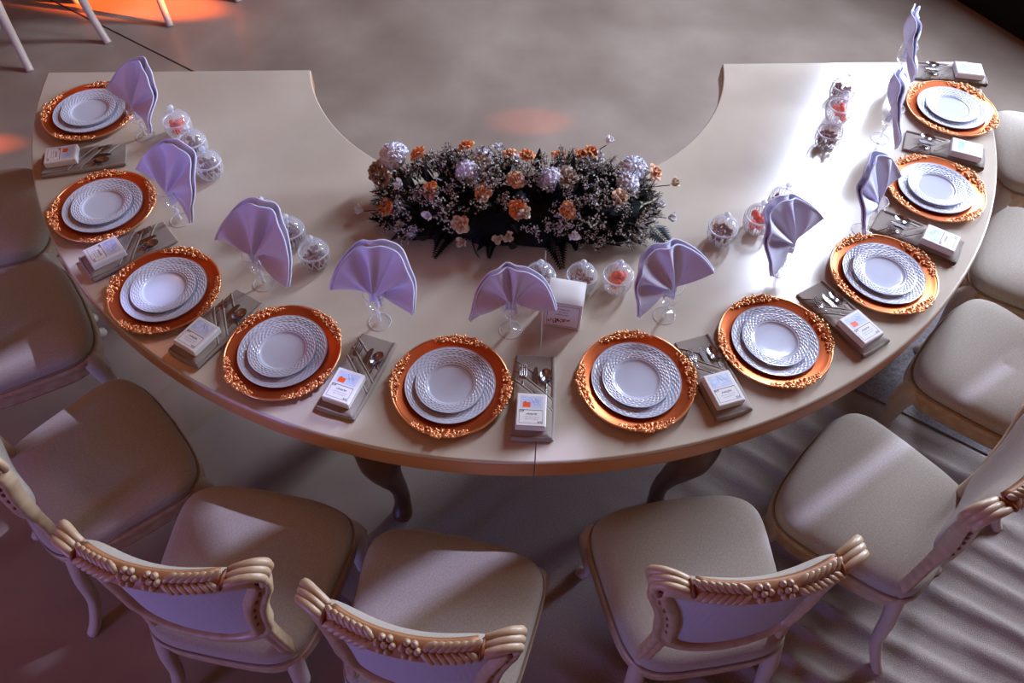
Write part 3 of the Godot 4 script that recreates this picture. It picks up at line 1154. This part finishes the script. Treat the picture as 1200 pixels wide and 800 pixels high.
func make_pouch() -> Node3D:
	var t := thing("cutlery_pouch", "taupe cloth folded into a cutlery pouch, " + PLACE[0], "napkin", Vector3.ZERO, 0, "taupe cutlery pouches")
	var hw := 0.053
	var mb := MB.new()
	mb.box(Vector3(hw * 2, 0.009, 0.27), 0.0035, Transform3D(Basis(), Vector3(0, 0.0048, 0)))
	part("base_fold", mb, M["taupe napkin"], t)
	mb = cloth_layer(-0.112, -0.030, 0.135, 0.009, 0.0135, hw, 0.006)
	part("pocket_fold", mb, M["taupe napkin"], t)
	mb = cloth_layer(-0.078, 0.012, 0.134, 0.0132, 0.0175, hw, 0.007)
	part("pocket_fold", mb, M["taupe napkin"], t)
	mb = cloth_layer(-0.044, 0.048, 0.132, 0.0170, 0.0215, hw, 0.006)
	part("pocket_fold", mb, M["taupe napkin"], t)
	mb = MB.new()            # turned-up end and the roll along one side
	mb.grid(20, 12, func(u: float, w: float) -> Vector3:
		var a := w * TAU
		return Vector3(lerpf(-hw, hw, u), 0.0095 + 0.0095 * sin(a) * (1.0 + 0.10 * sin(u * 6.0)), 0.131 + 0.006 * cos(a) + 0.002 * sin(u * 5.0)), false, true)
	mb.tube([Vector3(hw - 0.001, 0.007, -0.132), Vector3(hw + 0.002, 0.008, -0.05), Vector3(hw + 0.002, 0.008, 0.05), Vector3(hw, 0.007, 0.132)], [0.0062, 0.0072, 0.0072, 0.0065], 10)
	part("end_fold", mb, M["taupe napkin"], t)
	return t

func make_gift(kind: int, label: String) -> Node3D:
	var t := thing("gift_box", label, "box", Vector3.ZERO, 0, "small printed gift boxes")
	var mb := MB.new()
	mb.box(Vector3(0.080, 0.022, 0.102), 0.0022, Transform3D(Basis(), Vector3(0, 0.011, 0)))
	part("box_body", mb, M["box card"], t)
	mb = MB.new()
	var x := 0.0365
	var z := 0.0475
	mb.box(Vector3(x * 2, 0.0008, z * 2), 0.0, Transform3D(Basis(), Vector3(0, 0.0222, 0)))
	mb.face([Vector3(-x, 0.0228, z), Vector3(x, 0.0228, z), Vector3(x, 0.0228, -z), Vector3(-x, 0.0228, -z)], [Vector2(0, 1), Vector2(1, 1), Vector2(1, 0), Vector2(0, 0)])
	part("printed_card", mb, M["print%d" % kind], t)
	return t

func ring_tube(mb: MB, R: float, y: float, r: float, n := 40) -> void:
	mb.grid(n, 6, func(u: float, w: float) -> Vector3:
		var a := u * TAU
		var b := w * TAU
		return Vector3((R + r * cos(b)) * cos(a), y + r * sin(b), (R + r * cos(b)) * sin(a)), true, true)

const MOUTH := 0.132
func make_wine_glass() -> Node3D:
	var t := thing("wine_glass", "cut stemmed glass holding a white napkin fan, " + PLACE[0], "glass", Vector3.ZERO, 0, "stemmed glasses")
	var mb := MB.new()
	mb.lathe([Vector2(0.0322, 0.0012), Vector2(0.025, 0.0032), Vector2(0.015, 0.0055), Vector2(0.008, 0.0085), Vector2(0.0, 0.0105)], 40)
	part("foot", mb, M["clear glass"], t)
	mb = MB.new()
	ring_tube(mb, 0.0322, 0.0014, 0.0013)
	part("foot_rim", mb, M["bright glass"], t)
	mb = MB.new()
	mb.lathe([Vector2(0.0065, 0.008), Vector2(0.0045, 0.018), Vector2(0.004, 0.034), Vector2(0.0075, 0.041), Vector2(0.0045, 0.048), Vector2(0.006, 0.060)], 24)
	part("stem", mb, M["bright glass"], t)
	mb = MB.new()
	var cut := func(a: float, p: Vector2, k: int) -> Vector2:
		if k >= 1 and k <= 5:
			return Vector2(p.x * (1.0 + 0.035 * absf(sin(a * 8.0 + k * 0.6))), p.y)
		return p
	mb.lathe([Vector2(0.005, 0.058), Vector2(0.016, 0.063), Vector2(0.0235, 0.072), Vector2(0.0275, 0.084), Vector2(0.0295, 0.097), Vector2(0.0305, 0.112), Vector2(0.0315, MOUTH)], 64, cut)
	part("bowl", mb, M["clear glass"], t)
	mb = MB.new()
	ring_tube(mb, 0.0315, MOUTH, 0.0010)
	part("lip", mb, M["bright glass"], t)
	return t

# napkin folded as a fan: pleats gathered in the glass, spreading to a double hemmed edge
func make_fan(spread: float, roll: float, droop: float, r_top: float, r_side: float, tilt: float, seed_: int, label: String) -> Node3D:
	var t := thing("fan_napkin", label, "napkin", Vector3.ZERO, 0, "white fan napkins")
	var r := RandomNumberGenerator.new()
	r.seed = seed_
	var p0 := r.randf() * TAU
	var p1 := r.randf() * TAU
	var lop := r.randf_range(-0.10, 0.10)
	for layer in 2:
		var lean := tilt + 0.085 * layer
		var sgn := 1.0
		var surf := func(u: float, v: float) -> Vector3:
			var e := u * 2.0 - 1.0
			var phi := (e + lop * (1.0 - e * e)) * spread - roll
			var low := maxf(-e * signf(roll), 0.0)      # the side that hangs down
			var rr := lerpf(r_top, r_side, pow(absf(e), 1.6)) * (1.0 + 0.035 * layer)
			rr *= 1.0 + 0.03 * sin(e * 5.0 + p1)
			var vv := maxf(v - 0.16, 0.0) / 0.84
			var rad := vv * rr
			var x := rad * sin(phi) + (1.0 - vv) * e * 0.016
			var y := rad * cos(phi)
			var pl := sin(e * 10.0 + p0) + 0.5 * sin(e * 17.0 + p1)
			var z := pl * (0.004 + 0.050 * vv * (1.0 - 0.95 * vv)) * (1.0 - 0.3 * absf(e))
			z += 0.030 * absf(e) * absf(e) * vv      # the sides come forward
			z -= 0.020 * sin(vv * PI * 0.5) * (1.0 - e * e)
			y -= (0.008 * pow(absf(e), 3.0) + droop * pow(low, 1.6)) * pow(vv, 1.5)
			if v < 0.16:
				var d := (0.16 - v) / 0.16
				y = -0.045 * d
				x = e * lerpf(0.016, 0.019, d)
				z = pl * 0.003 + sin(e * PI) * 0.010 * d
			var base := Vector3(x, y, z - 0.006 * layer)
			base.z -= maxf(y, 0.0) * tan(lean)
			return base
		var mb := MB.new()
		mb.grid(64, 26, surf, false, false, layer == 0, false)
		var o := part("front_fold" if layer == 0 else "back_fold", mb, M["white napkin"], t)
		mb = MB.new()
		var hem := []
		for k in 65:
			hem.append(surf.call(k / 64.0, 1.0))
		mb.tube(hem, [0.0028], 6)
		part("hem", mb, M["white napkin"], o)
	return t

func settings() -> void:
	var chargers := [[-1.528, 0.455], [-1.32, 0.927], [-1.023, 1.267], [-0.631, 1.477], [-0.155, 1.573], [0.354, 1.54], [0.762, 1.393], [1.144, 1.125], [1.423, 0.736], [1.614, 0.3]]
	var pouches := [[-1.462, 0.702, 164.0], [-1.183, 1.106, 140.0], [-0.838, 1.392, 120.1], [-0.414, 1.543, 108.8], [0.071, 1.597, 91.9], [0.567, 1.514, 71.3], [0.979, 1.297, 57.5], [1.299, 0.955, 32.8], [1.518, 0.529, 21.5], [1.677, 0.075, 8.2]]
	var glasses := [[-1.299, 0.565], [-1.064, 0.967], [-0.742, 1.22], [-0.377, 1.353], [0.004, 1.37], [0.456, 1.301], [0.834, 1.111], [1.133, 0.928], [1.312, 0.466], [1.470, 0.090]]
	var prints := [0, 1, 1, 0, 0, 1, 0, 1, 2, 2]
	var fan_turn := [128.0, 124.0, 112.0, 100.0, 86.0, 64.0, 48.0, 38.0, 12.0, 10.0]
	var charger := make_charger()
	var dinner := make_plate("dinner_plate", "", "white dinner plates", 0.1235, 0.088, 0.0165, 5, 40)
	var dessert := make_plate("dessert_plate", "", "white dessert plates", 0.0945, 0.064, 0.0135, 4, 36)
	var pouch := make_pouch()
	var glass_ := make_wine_glass()
	var fork := thing("fork", "", "fork", Vector3.ZERO, 0, "forks in the pouches")
	make_fork(fork)
	var knife := thing("knife", "", "knife", Vector3.ZERO, 0, "knives in the pouches")
	make_knife(knife)
	var spoon := thing("spoon", "", "spoon", Vector3.ZERO, 0, "spoons in the pouches")
	make_spoon(spoon)
	var gifts := [null, null, null]
	var spin := [20.0, 15.0, 60.0, 28.0, 3.0, 5.0, 14.0, 20.0, 40.0, 30.0]
	var set_one := func(src: Node3D, k: int, called: String, label: String, at: Vector3, turn: float) -> Node3D:
		if k == 0:
			src.position = at
			src.rotation.y = turn
			src.set_meta("label", label)
			return src
		return copy(src, called, label, at, turn)
	for k in 10:
		var pl: String = PLACE[k]
		var c := Vector3(chargers[k][0], TOP, chargers[k][1])
		var ang := rad_to_deg(atan2(c.z, c.x))
		set_one.call(charger, k, "charger_plate", "copper charger plate with gilt scrolled rim, " + pl, c, face_turn(ang + spin[k]))
		set_one.call(dinner, k, "dinner_plate", "larger white plate on the copper charger, " + pl, c + Vector3.UP * 0.0045, face_turn(ang))
		set_one.call(dessert, k, "dessert_plate", "smaller white plate stacked on top, " + pl, c + Vector3.UP * 0.0135, face_turn(ang + 40.0))
		var pt := face_turn(pouches[k][2])
		var p := Vector3(pouches[k][0], TOP, pouches[k][1])
		set_one.call(pouch, k, "cutlery_pouch", "taupe cloth folded into a cutlery pouch, " + pl, p, pt)
		var b := Basis(Vector3.UP, pt)
		set_one.call(fork, k, "fork", "steel fork in the taupe pouch, " + pl, p + b * Vector3(-0.031, 0.0165, -0.030), pt)
		set_one.call(knife, k, "knife", "steel knife in the taupe pouch, " + pl, p + b * Vector3(0.004, 0.0150, 0.0), pt)
		set_one.call(spoon, k, "spoon", "steel spoon in the taupe pouch, " + pl, p + b * Vector3(0.033, 0.0125, -0.022), pt)
		var kind: int = prints[k]
		var gl: String = ["gift box with an orange patch on its card, ", "gift box with a pale blue picture card, ", "gift box, blue band card bleached by painted glare, "][kind] + pl
		var gat := p + b * Vector3(-0.004, 0.0215, 0.064)
		if gifts[kind] == null:
			gifts[kind] = make_gift(kind, gl)
			gifts[kind].position = gat
			gifts[kind].rotation.y = pt
		else:
			copy(gifts[kind], "gift_box", gl, gat, pt)
		var g := Vector3(glasses[k][0], TOP, glasses[k][1])
		set_one.call(glass_, k, "wine_glass", "cut stemmed glass holding a napkin fan, " + pl, g, face_turn(ang))
		var fan := make_fan(deg_to_rad([84, 86, 88, 88, 92, 88, 86, 84, 84, 84][k]), deg_to_rad([-14, -16, -14, -8, 7, 14, 16, 15, 18, 18][k]), [0.015, 0.020, 0.012, 0.004, 0.015, 0.004, 0.004, 0.004, 0.030, 0.026][k], [0.125, 0.125, 0.115, 0.110, 0.074, 0.098, 0.108, 0.128, 0.142, 0.150][k], [0.110, 0.115, 0.122, 0.118, 0.118, 0.122, 0.120, 0.122, 0.130, 0.132][k], deg_to_rad([24, 26, 30, 30, 26, 28, 28, 18, 6, 6][k]), 60 + k * 3, "white napkin fan standing in the glass, " + pl)
		fan.position = g + Vector3.UP * (MOUTH - 0.004)
		fan.rotation.y = face_turn(fan_turn[k])

# ------------------------------------------------------------------ candy jars
func make_jar(faceted: bool) -> Node3D:
	var t := thing("candy_jar", "", "jar", Vector3.ZERO, 0, "lidded glass candy jars")
	var mb := MB.new()
	var prof := [Vector2(0.022, 0.001), Vector2(0.026, 0.002), Vector2(0.034, 0.010), Vector2(0.0395, 0.022), Vector2(0.0415, 0.034), Vector2(0.0415, 0.044), Vector2(0.040, 0.052), Vector2(0.0405, 0.055)]
	mb.lathe(prof, 48)
	part("jar_bowl", mb, M["jar glass"], t)
	mb = MB.new()
	var n := 14 if faceted else 30
	for k in n:
		for way in ([-1.0, 1.0] if faceted else [0.0]):
			var pts := []
			for j in 8:
				var p: Vector2 = prof[j]
				var a: float = k * TAU / n + way * j * 0.085
				pts.append(Vector3(p.x * cos(a), p.y, p.x * sin(a)))
			mb.tube(pts, [0.0011 if faceted else 0.0014], 5)
	part("ribs", mb, M["bright glass"], t)
	mb = MB.new()
	mb.lathe([Vector2(0.0425, 0.055), Vector2(0.0435, 0.0575), Vector2(0.0425, 0.060), Vector2(0.039, 0.060), Vector2(0.039, 0.055)], 48)
	part("rim", mb, M["bright glass"], t)
	mb = MB.new()
	mb.lathe([Vector2(0.040, 0.0605), Vector2(0.0395, 0.066), Vector2(0.035, 0.076), Vector2(0.026, 0.085), Vector2(0.014, 0.090), Vector2(0.005, 0.0915), Vector2(0.0, 0.0915)], 48)
	var lid := part("lid", mb, M["lid glass"], t)
	mb = MB.new()
	mb.lathe([Vector2(0.0, 0.090), Vector2(0.006, 0.0915), Vector2(0.004, 0.096), Vector2(0.006, 0.1), Vector2(0.0095, 0.105), Vector2(0.0095, 0.110), Vector2(0.006, 0.1145), Vector2(0, 0.116)], 20)
	part("knob", mb, M["bright glass"], lid)
	return t

func jars() -> void:
	var spots := [[-1.177, 0.55], [-1.096, 0.65], [-1.017, 0.755], [-0.777, 0.981], [-0.687, 1.052], [-0.597, 1.138], [0.087, 1.208], [0.211, 1.204], [0.319, 1.2], [0.66, 0.993], [0.783, 0.936], [0.876, 0.851], [1.215, 0.245], [1.174, 0.367], [1.102, 0.513]]
	var where := ["in the trio at the dim table half's straight end", "in the trio behind the third fan of the dim half", "in the trio behind the white card box", "in the trio on the middle of the bright half", "in the trio near the bright half's end"]
	var which := ["far jar ", "middle jar ", "near jar "]
	var which2 := ["jar nearest the seam ", "middle jar ", "jar farthest from the seam "]
	var orange := [0, 8, 10, 13]
	var protos := [null, null]
	for k in 15:
		var w: String = (which2 if k / 3 == 2 else which)[k % 3] + where[k / 3]
		if k / 3 == 3:
			w = ["jar nearest the seam ", "middle jar ", "jar nearest the glare "][k % 3] + where[3]
		var lb := "lidded glass " + w
		var f := 1 if k % 3 == (2 if k / 3 != 3 and k / 3 != 2 else 0) else 0
		var at := Vector3(spots[k][0], TOP, spots[k][1])
		if protos[f] == null:
			protos[f] = make_jar(f == 1)
			protos[f].position = at
			protos[f].scale = Vector3.ONE * 1.08
			protos[f].set_meta("label", lb)
		else:
			copy(protos[f], "candy_jar", lb, at, k * 0.7).scale = Vector3.ONE * 1.08
		var r := RandomNumberGenerator.new()
		r.seed = 500 + k
		var mb := MB.new()
		if k in orange:
			for j in 14:
				mb.ball(Vector3(r.randf_range(-0.018, 0.018), 0.018 + j * 0.0032, r.randf_range(-0.018, 0.018)), Vector3(0.013, 0.009, 0.011), Basis.from_euler(Vector3(r.randf(), r.randf() * 6.0, r.randf())), 9, 6)
		else:
			for j in 64:
				var a := r.randf() * TAU
				var q := sqrt(r.randf()) * 0.0305
				mb.ball(Vector3(cos(a) * q, 0.012 + r.randf() * 0.042, sin(a) * q), Vector3(0.0085, 0.005, 0.0055), Basis.from_euler(Vector3(r.randf() * 3.0, r.randf() * 6.0, r.randf() * 3.0)), 7, 4)
		var o := part(numbered("candy_filling"), mb, M["candy orange"] if k in orange else M["nut brown"], self)
		o.position = at
		o.set_meta("kind", "stuff")
		tag(o, ("orange sweets" if k in orange else "brown nuts") + " filling the " + w, "candy")

func white_box() -> void:
	var t := thing("card_box", "white cube box with a berry-print card, standing beside the table seam", "box", Vector3(0.160, TOP, 1.312), deg_to_rad(-9.5))
	var mb := MB.new()
	mb.box(Vector3(0.104, 0.112, 0.088), 0.002, Transform3D(Basis(), Vector3(0, 0.056, 0)))
	part("box_body", mb, M["box card"], t)
	mb = MB.new()                       # slightly pillowed lid
	mb.grid(12, 12, func(u: float, w: float) -> Vector3:
		var e := (1.0 - pow(absf(u * 2 - 1), 3.0)) * (1.0 - pow(absf(w * 2 - 1), 3.0))
		return Vector3(lerpf(-0.052, 0.052, u), 0.1122 + 0.006 * e, lerpf(-0.044, 0.044, w)), false, false, true, false)
	part("lid_flap", mb, M["box card"], t)
	mb = MB.new()
	var x := 0.049
	mb.box(Vector3(x * 2, 0.100, 0.0008), 0.0, Transform3D(Basis(), Vector3(0, 0.054, 0.0444)))
	mb.face([Vector3(-x, 0.004, 0.0450), Vector3(x, 0.004, 0.0450), Vector3(x, 0.104, 0.0450), Vector3(-x, 0.104, 0.0450)], [Vector2(0, 1), Vector2(1, 1), Vector2(1, 0), Vector2(0, 0)])
	part("printed_card", mb, M["berry print"], t)

# ------------------------------------------------------------------ flower arrangement
func petal(mb: MB, xf: Transform3D, w: float, h: float, cup: float, curl: float) -> void:
	mb.grid(6, 5, func(u: float, v: float) -> Vector3:
		var e := u * 2.0 - 1.0
		var ww := w * sin(PI * (0.16 + 0.70 * v)) 
		var x := e * ww
		var y := h * v * (1.0 - 0.12 * e * e * v)
		var z := -cup * (1.0 - e * e) * sin(v * PI * 0.6) + curl * v * v * v + 0.06 * w * sin(e * 5.0 + v * 3.0)
		return xf * Vector3(x, y, z), false, false, false, false)

func rose_mesh(R: float, seed_: int, open: float) -> ArrayMesh:
	var mb := MB.new()
	var r := RandomNumberGenerator.new()
	r.seed = seed_
	for k in 17:
		var f := k / 16.0
		var a := k * 2.39996
		var lean := lerpf(0.1, 1.15 * open, f)
		var rad := R * lerpf(0.06, 0.34, f)
		var b := Basis(Vector3.UP, a) * Basis(Vector3.RIGHT, lean + r.randf_range(-0.08, 0.08))
		petal(mb, Transform3D(b, Basis(Vector3.UP, a) * Vector3(0, R * 0.18 * (1.0 - f), rad)), R * lerpf(0.28, 0.55, f), R * lerpf(0.72, 0.80, f), R * 0.16, R * lerpf(0.05, 0.32, f))
	mb.ball(Vector3(0, 0.12 * R, 0), Vector3(0.42, 0.34, 0.42) * R, Basis(), 10, 6)
	return mb.mesh()

func bud_mesh(R: float, seed_: int) -> ArrayMesh:
	var mb := MB.new()
	var r := RandomNumberGenerator.new()
	r.seed = seed_
	for k in 8:
		var f := k / 7.0
		var a := k * 2.39996
		var b := Basis(Vector3.UP, a) * Basis(Vector3.RIGHT, lerpf(-0.05, 0.6, f))
		petal(mb, Transform3D(b, Basis(Vector3.UP, a) * Vector3(0, 0, R * lerpf(0.1, 0.4, f))), R * lerpf(0.4, 0.62, f), R * 1.35, R * 0.22, R * lerpf(0.0, 0.25, f))
	mb.ball(Vector3(0, 0.2 * R, 0), Vector3(0.5, 0.5, 0.5) * R, Basis(), 8, 5)
	return mb.mesh()

func cluster_mesh(R: float, n: int, seed_: int) -> ArrayMesh:
	var mb := MB.new()
	var r := RandomNumberGenerator.new()
	r.seed = seed_
	for k in n:
		var y := 1.0 - 1.25 * (k + 0.5) / n
		var a := k * 2.39996
		var q := sqrt(1.0 - y * y)
		var d := Vector3(q * cos(a), y, q * sin(a))
		var side := d.cross(Vector3(0.3, 0.9, 0.2)).normalized()
		var bs := Basis(side, d, side.cross(d))
		for j in 4:
			var b := bs * Basis(Vector3.UP, j * PI / 2 + r.randf()) * Basis(Vector3.RIGHT, 1.2 + r.randf_range(-0.25, 0.2))
			mb.grid(3, 2, func(u: float, v: float) -> Vector3:
				var e := u * 2.0 - 1.0
				var s := R * 0.30
				return d * R * 0.85 + b * Vector3(e * s * 0.62 * sin(PI * (0.2 + 0.65 * v)), s * v, 0.2 * s * e * e), false, false, false, false)
	mb.ball(Vector3.ZERO, Vector3.ONE * R * 0.72, Basis(), 10, 6)
	return mb.mesh()

func leaf_mesh(L: float, W: float, bend: float) -> ArrayMesh:
	var mb := MB.new()
	for side in 2:
		mb.grid(6, 9, func(u: float, v: float) -> Vector3:
			var e := u * 2.0 - 1.0
			var w := W * pow(sin(PI * clampf(v * 0.94 + 0.05, 0.0, 1.0)), 0.8) * (1.0 - 0.25 * v)
			return Vector3(e * w, L * v, absf(e) * w * 0.35 - bend * L * v * v - 0.0006 * side), false, false, side == 1, false)
	return mb.mesh()

func sprig_mesh(seed_: int) -> Array:
	var r := RandomNumberGenerator.new()
	r.seed = seed_
	var tw := MB.new()
	var bl := MB.new()
	for k in 7:
		var a := r.randf() * TAU
		var d := Vector3(cos(a) * r.randf_range(0.2, 0.75), 1.0, sin(a) * r.randf_range(0.2, 0.75)).normalized()
		var L := r.randf_range(0.032, 0.062)
		var mid := Vector3.UP * r.randf_range(0.0, 0.016)
		tw.tube([mid, mid + d * L * 0.5 + Vector3(r.randf_range(-0.004, 0.004), 0, r.randf_range(-0.004, 0.004)), mid + d * L], [0.0009, 0.0008, 0.0005], 4)
		for j in 4:
			var p := mid + d * L * r.randf_range(0.5, 1.02) + Vector3(r.randf_range(-0.008, 0.008), r.randf_range(-0.003, 0.006), r.randf_range(-0.008, 0.008))
			tw.tube([mid + d * L * 0.5, p], [0.0006, 0.0005], 3)
			var b := Basis.from_euler(Vector3(r.randf() * 3.0, r.randf() * 6.0, r.randf() * 3.0))
			for m in 2:
				var s := r.randf_range(0.0018, 0.0034)
				bl.face([p + b * Vector3(-s, 0, -s * 0.6), p + b * Vector3(s, 0.001, -s * 0.5), p + b * Vector3(s * 0.8, 0, s), p + b * Vector3(-s * 0.8, 0.001, s * 0.9)])
				b = b * Basis(Vector3.RIGHT, 1.3)
	return [tw.mesh(), bl.mesh()]

func aim(up: Vector3, spin := 0.0) -> Basis:
	var y := up.normalized()
	var x := y.cross(Vector3(0.12, 0.2, 0.97)).normalized()
	return Basis(x, y, x.cross(y)) * Basis(Vector3.UP, spin)

func sq(x: float) -> float:
	return signf(x) * pow(absf(x), 0.62)

func flowers() -> void:
	var C := Vector3(0.015, 0.80, 0.905)
	var t := thing("flower_arrangement", "long low arrangement of peach roses, white blooms and dark greenery lying across the seam", "flowers", Vector3(C.x, TOP, C.z))
	var org := t.position
	var put := func(called: String, m: Mesh, mt: Material, at: Vector3, b: Basis) -> MeshInstance3D:
		var o := part(called, m, mt, t)
		o.transform = Transform3D(b, at - org)
		return o
	var outward := func(p: Vector3) -> Vector3:
		var d := p - C
		return Vector3(d.x / 0.47 / 0.47 * 0.16, maxf(d.y, 0.01) / 0.15 / 0.15 * 0.03, d.z / 0.185 / 0.185 * 0.045).normalized() + Vector3(0, 0.5, 0.25)
	var core := MB.new()
	core.grid(64, 16, func(u: float, w: float) -> Vector3:
		var a := u * TAU
		var e := w * PI * 0.5
		var k := 1.0 + 0.09 * sin(a * 9.0 + w * 7.0) + 0.06 * sin(a * 23.0 + w * 19.0)
		return Vector3(sq(cos(a)) * cos(e) * 0.385 * k, 0.004 + sin(e) * 0.112 * k, sq(sin(a)) * cos(e) * 0.130 * k), true, false, false, false)
	var co := part("moss_core", core, M["moss"], t)

	# greenery
	var leaves := [leaf_mesh(0.075, 0.020, 0.25), leaf_mesh(0.062, 0.024, 0.15), leaf_mesh(0.090, 0.014, 0.3)]
	for k in 170:
		var a := rng.randf() * TAU
		var e := pow(rng.randf(), 1.3) * 1.35
		var d := Vector3(sq(cos(a)) * cos(e), sin(e), sq(sin(a)) * cos(e))
		var p := C + Vector3(d.x * 0.395, d.y * 0.10 - 0.008, d.z * 0.13)
		var up := Vector3(d.x, d.y * 0.7 + 0.12, d.z * 1.1) + Vector3(rng.randf_range(-0.5, 0.5), rng.randf_range(-0.15, 0.35), rng.randf_range(-0.5, 0.5))
		if p.y < TOP + 0.035:
			up.y = maxf(up.y, 0.05)
		put.call("leaf", leaves[k % 3], M["grey leaf"] if k % 7 == 0 else M["dark leaf"], p, aim(up, rng.randf() * TAU))
	# fern fronds lying on the cloth side
	for e in [[0.13, 1.035, 75.0, 0.105], [-0.20, 1.03, 118.0, 0.085], [0.44, 0.98, 45.0, 0.11], [-0.06, 1.04, 100.0, 0.06]]:
		var mb := MB.new()
		var L: float = e[3]
		var d := dir(e[2])
		var n := Vector3(-d.z, 0, d.x)
		var spine := []
		for k in 7:
			spine.append(d * L * k / 6.0 + Vector3.UP * (0.035 * (1.0 - pow(k / 6.0, 1.5))))
		mb.tube(spine, [0.0012], 4)
		for k in 12:
			var f := (k + 0.6) / 12.5
			var w := L * 0.42 * (1.0 - f * 0.8)
			var c := d * L * f + Vector3.UP * 0.035 * (1.0 - pow(f, 1.5))
			for s in [-1.0, 1.0]:
				var tip: Vector3 = c + n * s * w + d * w * 0.55 - Vector3.UP * 0.004
				mb.face([c - d * 0.003, c + n * s * w * 0.5 + d * (w * 0.15 - 0.004), tip, c + n * s * w * 0.45 + d * (w * 0.35 + 0.005)])
		var fr := part("fern_frond", mb, M["dark leaf"], t)
		fr.position = Vector3(e[0], TOP + 0.006, e[1]) - org

	# blooms
	var roses := [rose_mesh(0.030, 1, 1.0), rose_mesh(0.030, 2, 0.75), rose_mesh(0.029, 3, 1.15)]
	var rl := [[-0.306, 0.903, 0.779, 0], [-0.249, 0.917, 0.957, 0], [-0.391, 0.855, 0.97, 1], [-0.153, 0.917, 0.757, 0], [-0.088, 0.934, 0.977, 2], [0.006, 0.948, 0.933, 2], [0.014, 0.915, 1.023, 1], [0.164, 0.909, 1.018, 0], [0.328, 0.905, 0.952, 3], [0.449, 0.882, 0.81, 2], [-0.012, 0.921, 0.797, 2], [0.039, 0.917, 0.79, 0], [0.144, 0.901, 0.775, 1], [0.215, 0.905, 0.772, 1], [-0.156, 0.875, 1.051, 3], [0.245, 0.915, 0.762, 0]]
	for k in rl.size():
		var e = rl[k]
		var p := Vector3(e[0], e[1], e[2])
		put.call("rose", roses[k % 3], M["rose%d" % e[3]], p, aim(outward.call(p) + Vector3(0, 0, 0.25), k * 1.3))
	var buds := [bud_mesh(0.017, 1), bud_mesh(0.017, 2)]
	var bl := [[-0.237, 0.892, 0.788], [-0.347, 0.895, 0.912], [-0.251, 0.879, 1.022], [-0.295, 0.831, 1.038], [-0.481, 0.798, 0.93], [-0.148, 0.824, 1.076], [-0.038, 0.847, 1.08], [-0.007, 0.856, 1.076], [0.007, 0.941, 0.843], [-0.051, 0.913, 0.76], [0.182, 0.854, 1.064], [0.04, 0.908, 1.033], [0.262, 0.908, 0.77], [0.268, 0.894, 0.786], [0.298, 0.938, 0.739], [0.389, 0.842, 1.004], [0.369, 0.803, 1.027], [0.5, 0.8, 0.925], [0.508, 0.863, 0.838], [0.456, 0.85, 0.92], [-0.339, 0.835, 1.018]]
	for k in bl.size():
		var p := Vector3(bl[k][0], bl[k][1], bl[k][2])
		var up: Vector3 = outward.call(p)
		put.call("flower_bud", buds[k % 2], M["cream petal"] if k in [5, 6, 7, 11, 16, 18, 20] else M["white petal"], p + up.normalized() * 0.004, aim(up, k))
		var st := MB.new()
		var inner := C + (p - C) * 0.6
		st.tube([inner - org, (p + inner) * 0.5 - org + Vector3(0, 0.006, 0), p - org - up.normalized() * 0.006], [0.0016], 5)
		part("stem", st, M["twig"], t)
	var hy := [cluster_mesh(0.050, 62, 1), cluster_mesh(0.041, 46, 2)]
	var hl := [[-0.385, 0.892, 0.779, 0], [-0.142, 0.931, 0.888, 1], [-0.102, 0.908, 0.801, 1], [0.116, 0.936, 0.915, 1], [0.383, 0.878, 0.799, 0], [0.358, 0.885, 0.872, 1]]
	for e in hl:
		var p := Vector3(e[0], e[1], e[2])
		put.call("hydrangea", hy[e[3]], M["hydrangea"], p, aim(outward.call(p)))
	var pale := [[-0.417, 0.850, 0.839], [0.158, 0.935, 0.909], [-0.440, 0.845, 0.80], [-0.106, 0.930, 0.850]]
	for k in pale.size():
		var p := Vector3(pale[k][0], pale[k][1], pale[k][2])
		put.call("dried_bloom", roses[k % 2], M["pale petal"], p, aim(outward.call(p) + Vector3(0, 0, 0.4), k).scaled_local(Vector3.ONE * 1.35))

	# fine filler: too many to count
	for v in 3:
		var sm := sprig_mesh(90 + v)
		for half in 2:
			var mm := MultiMesh.new()
			mm.transform_format = MultiMesh.TRANSFORM_3D
			mm.mesh = sm[half]
			mm.instance_count = 85
			var r := RandomNumberGenerator.new()
			r.seed = 700 + v
			for k in 85:
				var a := r.randf() * TAU
				var e := r.randf() * 1.45
				var d := Vector3(sq(cos(a)) * cos(e), sin(e), sq(sin(a)) * cos(e))
				var p := C + Vector3(d.x * 0.405, d.y * 0.115, d.z * 0.145)
				var up := Vector3(d.x * 0.8, d.y + 0.25, d.z) + Vector3(r.randf_range(-0.3, 0.3), 0, r.randf_range(-0.3, 0.3))
				mm.set_instance_transform(k, Transform3D(aim(up, r.randf() * TAU).scaled_local(Vector3.ONE * r.randf_range(0.75, 1.25)), p - org))
			var mi := MultiMeshInstance3D.new()
			mi.name = "filler_twig" if half == 0 else "filler_blossom"
			mi.multimesh = mm
			mi.material_override = M["twig"] if half == 0 else M["filler bloom"]
			mi.set_meta("kind", "stuff")
			t.add_child(mi, true)
